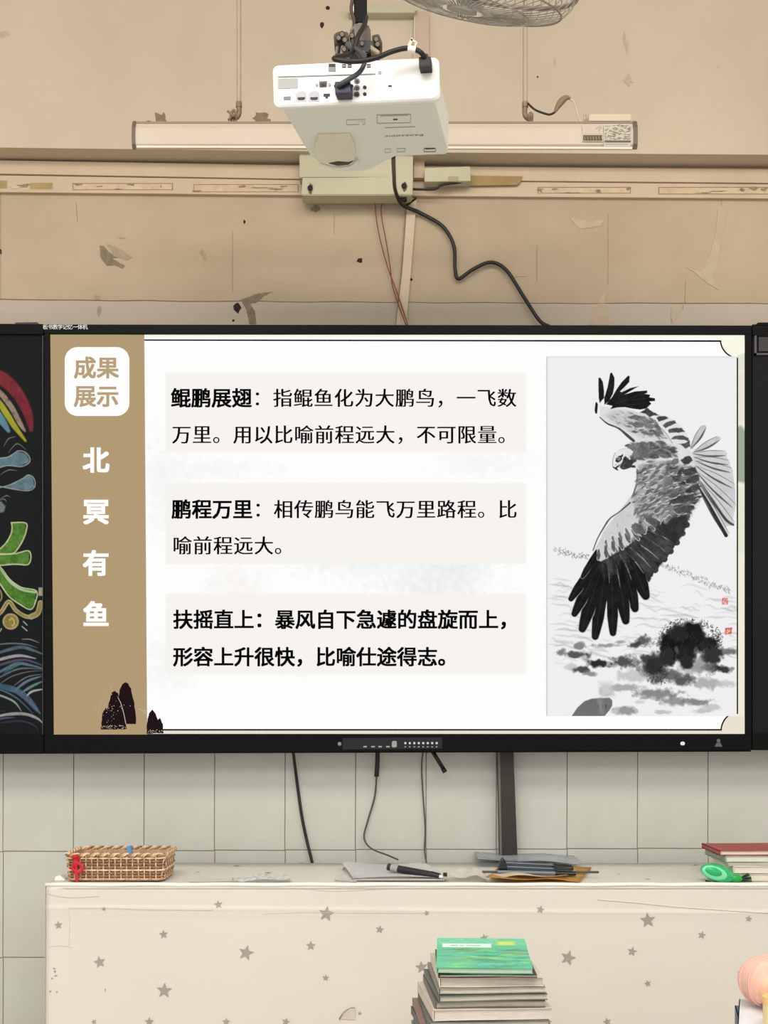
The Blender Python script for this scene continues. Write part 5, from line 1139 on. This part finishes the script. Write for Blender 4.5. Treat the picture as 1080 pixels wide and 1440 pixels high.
tube('shadow_foot', [W(992, 1239, 2.965), W(1000, 1241, 2.965)], .003, M_plug, gb, smoothp=False)
def book(nm, x0, x1, y0, Y, depth, th, cover, label, cat='book', rotz=0.0, group=None, pages=(228, 222, 206), z=None, tilt=0.0, spine=None, wob=0.0, soft=True):
    """a book lying flat: two covers, page block; x0..x1 in metres, front at Y, lying at height z"""
    w = x1 - x0; c = Vector(((x0 + x1) / 2, Y + depth / 2, z)); e = empty(nm, c, label, cat, group)
    e.rotation_euler = (tilt, 0, rotz); mb = e.matrix_basis
    def part(n2, ctr, sz, m, bev=.0008, fold=False):
        bm = bmesh.new(); nxs = 8
        g = bmesh.ops.create_grid(bm, x_segments=nxs, y_segments=4, size=.5)
        for v in bm.verts:
            v.co = Vector((ctr[0] + v.co.x * sz[0], ctr[1] + v.co.y * sz[1], ctr[2] - sz[2] / 2 + wob * (math.sin(v.co.x * 5 + Y * 9 + th * 900) * .5 + .4 * math.sin(v.co.y * 6 + th * 500))))
        r = bmesh.ops.extrude_face_region(bm, geom=bm.faces[:]); bmesh.ops.translate(bm, vec=(0, 0, sz[2]), verts=[v for v in r['geom'] if isinstance(v, bmesh.types.BMVert)])
        bmesh.ops.recalc_face_normals(bm, faces=bm.faces); me = bpy.data.meshes.new(n2); bm.to_mesh(me); bm.free(); me.materials.append(m)
        o = bpy.data.objects.new(n2, me); COL.objects.link(o); o.parent = e; return o
    cm = mat('cover_%d_%d_%d' % cover, cover, .5, tuple(int(v * .93) for v in cover), 14); pm = mat('pages_%d_%d_%d' % pages, pages, .8, tuple(int(v * .88) for v in pages), 60, stretch=(1, 1, 30))
    ct = min(.0016, th * .16)
    part('cover', (0, 0, ct / 2), (w, depth, ct), cm); part('cover', (0, 0, th - ct / 2), (w, depth, ct), cm)
    part('page_block', (.001, 0.0, th / 2), (w - .005, depth - .006, th - 2 * ct), pm)
    part('spine', (-w / 2 + .001, 0, th / 2), (.002, depth, th), cm)
    return e
xR = W(1008, 0, 2.98).x
zt_ = TOP
bs = [(1022, .018, (206, 200, 186), 'white booklet at the bottom of the pile behind the green brush'), (1030, .017, (226, 224, 212), 'pale booklet second from the bottom, behind the green brush'), (1026, .005, (210, 206, 196), 'thin pale leaflet in the pile behind the green brush'),
      (1018, .016, (150, 168, 148), 'grey-green booklet directly under the red-covered book'), (1012, .012, (168, 70, 66), 'red-covered book on top of the pile at the right table end')]
for i, (px_, th, cc, lb_) in enumerate(bs):
    Y0 = 2.965 + .02 * (i > 2); book('book', W(px_, 0, Y0).x, W(px_, 0, Y0).x + .23, 0, Y0, .17, th, cc, lb_, 'book', [0, .02, -.02, .03, .0][i], 'books at the right table end', z=zt_, wob=.001); zt_ += th + .0012
# ------------------------------------------------------------ student desks with the near things
def student_desk(x, Y0, w, d, h, label):
    d = .36
    e = empty('student_desk', (x, Y0 + d / 2, 0), label, 'desk', 'student desks')
    box('desktop', (x, Y0 + d / 2, h - .010), (w, d, .02), M_wood, e, .003)
    for sx in (-1, 1):
        for sy in (-1, 1): box('leg', (x + sx * (w / 2 - .03), Y0 + d / 2 + sy * (d / 2 - .03), (h - .02) / 2), (.025, .025, h - .02), M_grey, e)
HD = .46
student_desk(.19, 2.22, .60, .42, HD, 'low student desk below the frame carrying the tall book stack')
student_desk(.96, 2.22, .60, .42, HD, 'low student desk below the frame carrying the pink bag')
# tall stack: (left px, right px, thickness, colours, label words)
YS = 2.33
def sx(p): return W(p, 0, YS).x
stack = [(594, 768, .014, (120, 124, 116), 'mid-grey covered booklet just under the two darkest low booklets of the stack'), (592, 770, .016, (90, 96, 92), 'dark grey covered booklet low in the tall stack, under the brownish one'),
         (590, 772, .014, (150, 120, 112), 'brownish booklet low in the tall stack, cut by the frame edge'), (597, 769, .010, (104, 110, 104), 'thin dark-covered booklet under the wrinkled thick one in the stack'),
         (600, 771, .022, (218, 208, 196), 'thick wrinkled white booklet in the lower half of the stack'), (606, 763, .013, (116, 112, 104), 'grey-brown covered booklet just above the thick wrinkled one'),
         (609, 764, .012, (98, 108, 98), 'dull green covered booklet in the middle of the tall stack'), (612, 764, .011, (150, 146, 134), 'pale booklet two below the thick top booklet of the stack'), (615, 763, .018, (224, 214, 200), 'thick pale booklet second below the green-covered book'),
         (618, 757, .006, (70, 62, 58), 'thin dark-edged booklet directly under the green-covered book')]
extra = [(586, 770, .021, (168, 160, 150), 'lowest thick grey booklet of the tall stack, on the desk'), (588, 771, .015, (200, 188, 168), 'second lowest booklet of the tall stack, pale tan'), (587, 768, .016, (140, 150, 140), 'greenish grey booklet third from the bottom of the tall stack')]
stack = extra + stack
zs = HD + .001
for i, (a, b, th, cc, lb_) in enumerate(stack):
    book('exercise_book', sx(a), sx(b), 0, YS + .004 * (i % 3), .25, th, cc, lb_, 'book', [.03, .08, .05, .10, .12, .07, .05, .09, .06, .08, .05, .03, -.02][i], 'tall stack of booklets', [(206, 197, 184), (216, 209, 198), (196, 188, 176)][i % 3], z=zs, wob=.0012); zs += th + .0016
# side leaves fanning out on the left of the stack
for i in range(0):
    z0 = HD + .02 + i * .018; x0_ = 588 + i * 5
    pth = [Vector((sx(x0_ + 8), YS + .02, z0 - .004)), Vector((sx(x0_ + 1), YS + .03, z0 + .010)), Vector((sx(x0_ + 1), YS + .10, z0 + .016)), Vector((sx(x0_ + 7), YS + .2, z0 + .018))]
top = book('exercise_book', sx(618), sx(753), 0, YS - .004, .24, .010, (92, 190, 150), 'green and teal painted book on top of the tall stack', 'book', -.05, 'tall stack of booklets', z=zs + .0075, tilt=math.radians(3.2), wob=.0006)
pic = Canvas(0, 0, 135, 170, (96, 196, 158), 2.0)
pic.poly(rect(0, 0, 135, 40), (120, 208, 172), 1, 8, 14)
for i in range(60):
    y = rr.uniform(70, 165); x = rr.uniform(-10, 110); c = rr.choice([(70, 196, 176), (60, 170, 160), (130, 210, 130), (150, 205, 120), (90, 150, 130), (60, 180, 140), (110, 160, 140)])
    pic.stroke([(x, y), (x + 20, y + rr.uniform(-5, 5)), (x + rr.uniform(40, 70), y + rr.uniform(-6, 6))], [1, rr.uniform(5, 13), 1], c, .85, 3, 16)
for i in range(16):
    x = rr.uniform(0, 120); pic.stroke([(x, rr.uniform(62, 84)), (x + 22, rr.uniform(60, 88))], [2, 10, 2], rr.choice([(112, 140, 118), (126, 160, 110), (98, 130, 118)]), .85, 3, 18)
pic.poly(rect(8, 34, 82, 56), (226, 240, 234), 1, 1.5); pic.poly(rect(90, 18, 118, 42), (206, 224, 110), .8, 6, 14)
for x in (22, 27, 36, 46, 52, 57, 62): pic.stroke([(x, 45), (x + 3, 46)], 3, (110, 130, 126), .8, 1)
mbt = top.matrix_basis; wt = sx(753) - sx(618)
o = pic.mesh('cover_picture', lambda x, y: Vector((-wt / 2 + wt * x / 135, .12 - .24 * y / 170, .0108)), attr_mat('book_ink', False, .45), None, 1)
o.parent = top
# pink bag, yellow tube and booklet on the second desk
YG = 2.36
pb = empty('padded_bag', W(1080, 1435, YG), 'peach-pink padded pouch cut off by the right edge of the picture', 'bag')
M_pink = mat('pink_fabric', (244, 206, 192), .9, (238, 184, 166), 22, .4); M_peach = mat('peach_fabric', (246, 190, 164), .8, (240, 174, 150), 14)
def dome(nm, cx_, rx, z0, zt2, yc, ry, m, seed=0, pinch=.0):
    bm = bmesh.new(); rings = []
    for i in range(13):
        t = i / 12; a = t * math.pi * .5; q = math.cos(a) if t < 1 else .02; q = max(q, .03) * (1 - pinch * (1 - t)); zz_ = z0 + (zt2 - z0) * math.sin(a)
        rings.append([Vector((cx_ + rx * q * math.cos(b), yc + ry * q * math.sin(b), zz_)) for b in [2 * math.pi * k / 32 for k in range(32)]])
    loft(bm, rings); return bmobj(nm, bm, m, pb, True)
gx = W(1112, 0, YG).x; z_top = W(0, 1352, YG).z
HB = .586
def ball(nm, cx_, rx, z0, zt2, yc, ry, m):
    bm = bmesh.new(); rings = []
    for i in range(17):
        a = -math.pi / 2 + math.pi * i / 16; q = max(math.cos(a), .04) ** .62; zz_ = (z0 + zt2) / 2 + (zt2 - z0) / 2 * math.sin(a)
        rings.append([Vector((cx_ + rx * q * math.cos(b) * (1 + .012 * math.sin(9 * b)), yc + ry * q * math.sin(b) * (1 + .02 * math.sin(7 * b)), zz_)) for b in [2 * math.pi * k / 48 for k in range(48)]])
    loft(bm, rings); return bmobj(nm, bm, m, pb, True)
ball('pouch_body', gx, gx - W(1052, 0, YG).x, HB, z_top, YG + .06, .070, M_pink)
ball('inner_pouch', gx + .008, (gx - W(1060, 0, YG).x), HB + .002, W(0, 1364, YG).z, YG + .035, .066, mat('peach_inner', (246, 206, 174), .9, (242, 180, 150), 20, .3))
ball('front_pocket', gx + .014, (gx - W(1063, 0, YG).x), HB + .002, W(0, 1390, YG).z, YG + .012, .062, M_peach)
def onpouch(a, b):
    q = max(math.cos(a), .04) ** .62; rx = gx - W(1052, 0, YG).x
    return Vector((gx + (rx + .001) * q * math.cos(b) * (1 + .012 * math.sin(9 * b)), YG + .06 + .071 * q * math.sin(b) * (1 + .02 * math.sin(7 * b)), (HB + z_top) / 2 + (z_top - HB) / 2 * math.sin(a)))
for b_, r_p in ((math.pi * 1.16, .0026), (math.pi * 1.02, .002)):
    tube('seam_piping', [onpouch(-1.35 + 2.8 * t / 14, b_) for t in range(15)], r_p, mat('piping_pale', (236, 186, 172), .7), pb)
tube('drawstring', [onpouch(-1.1, math.pi * 1.16), onpouch(-.9, math.pi * 1.22) + Vector((0, -.002, 0)), onpouch(-.8, math.pi * 1.30) + Vector((0, -.002, 0))], .0024, mat('string_brown', (150, 110, 96), .7), pb)
yt = empty('tube_tin', W(1085, 1440, YG - .09), 'pale yellow round tin standing in front of the pink pouch', 'tin')
xa_ = W(1094, 0, 2.265).x; cyl('tin_body', (xa_, 2.27, HB), (xa_, 2.27, W(0, 1412, 2.26).z), .026, mat('tin_yellow', (238, 222, 172), .45), yt, 28); cyl('tin_lid', (xa_, 2.27, W(0, 1413, 2.26).z), (xa_, 2.27, W(0, 1403, 2.26).z), .0268, mat('tin_lid_amber', (244, 206, 140), .45), yt, 28)
xq = W(1066, 0, 2.24).x; zq = HD + .001
for th_, cc_, rz_, lb_ in ((.037, (170, 176, 184), -.10, 'thick grey book at the bottom under the pink pouch'), (.036, (200, 190, 170), -.16, 'thick tan book second from the bottom under the pink pouch'), (.036, (84, 116, 150), -.22, 'blue-covered book third from the bottom under the pink pouch'), (.0105, (236, 240, 246), -.30, 'white book lying directly under the pink pouch')):
    book('picture_book', xq, xq + .27, 0, 2.235, .22, th_, cc_, lb_, 'book', rz_, 'books under the pink pouch', z=zq, pages=(236, 236, 232)); zq += th_ + .0008
for x, y, a, b in ((76, 1362, 2, 1), (77, 1366, 1.2, 2), (73, 1376, 1.5, 1), (79, 1372, 2.5, .8), (71, 1394, 2, 1), (80, 1395, 1.4, .7), (148, 1392, .7, 2.4)):
    q = [onfront(u, v) for u, v in ragged(x, y, a, b, 8, .4)]; me = bpy.data.meshes.new('scuff'); me.from_pydata(q, [], [tuple(range(8))]); link('scuff', me, mat('scuff_grey', (150, 146, 136), .8), CS)
bpy.context.view_layer.update()
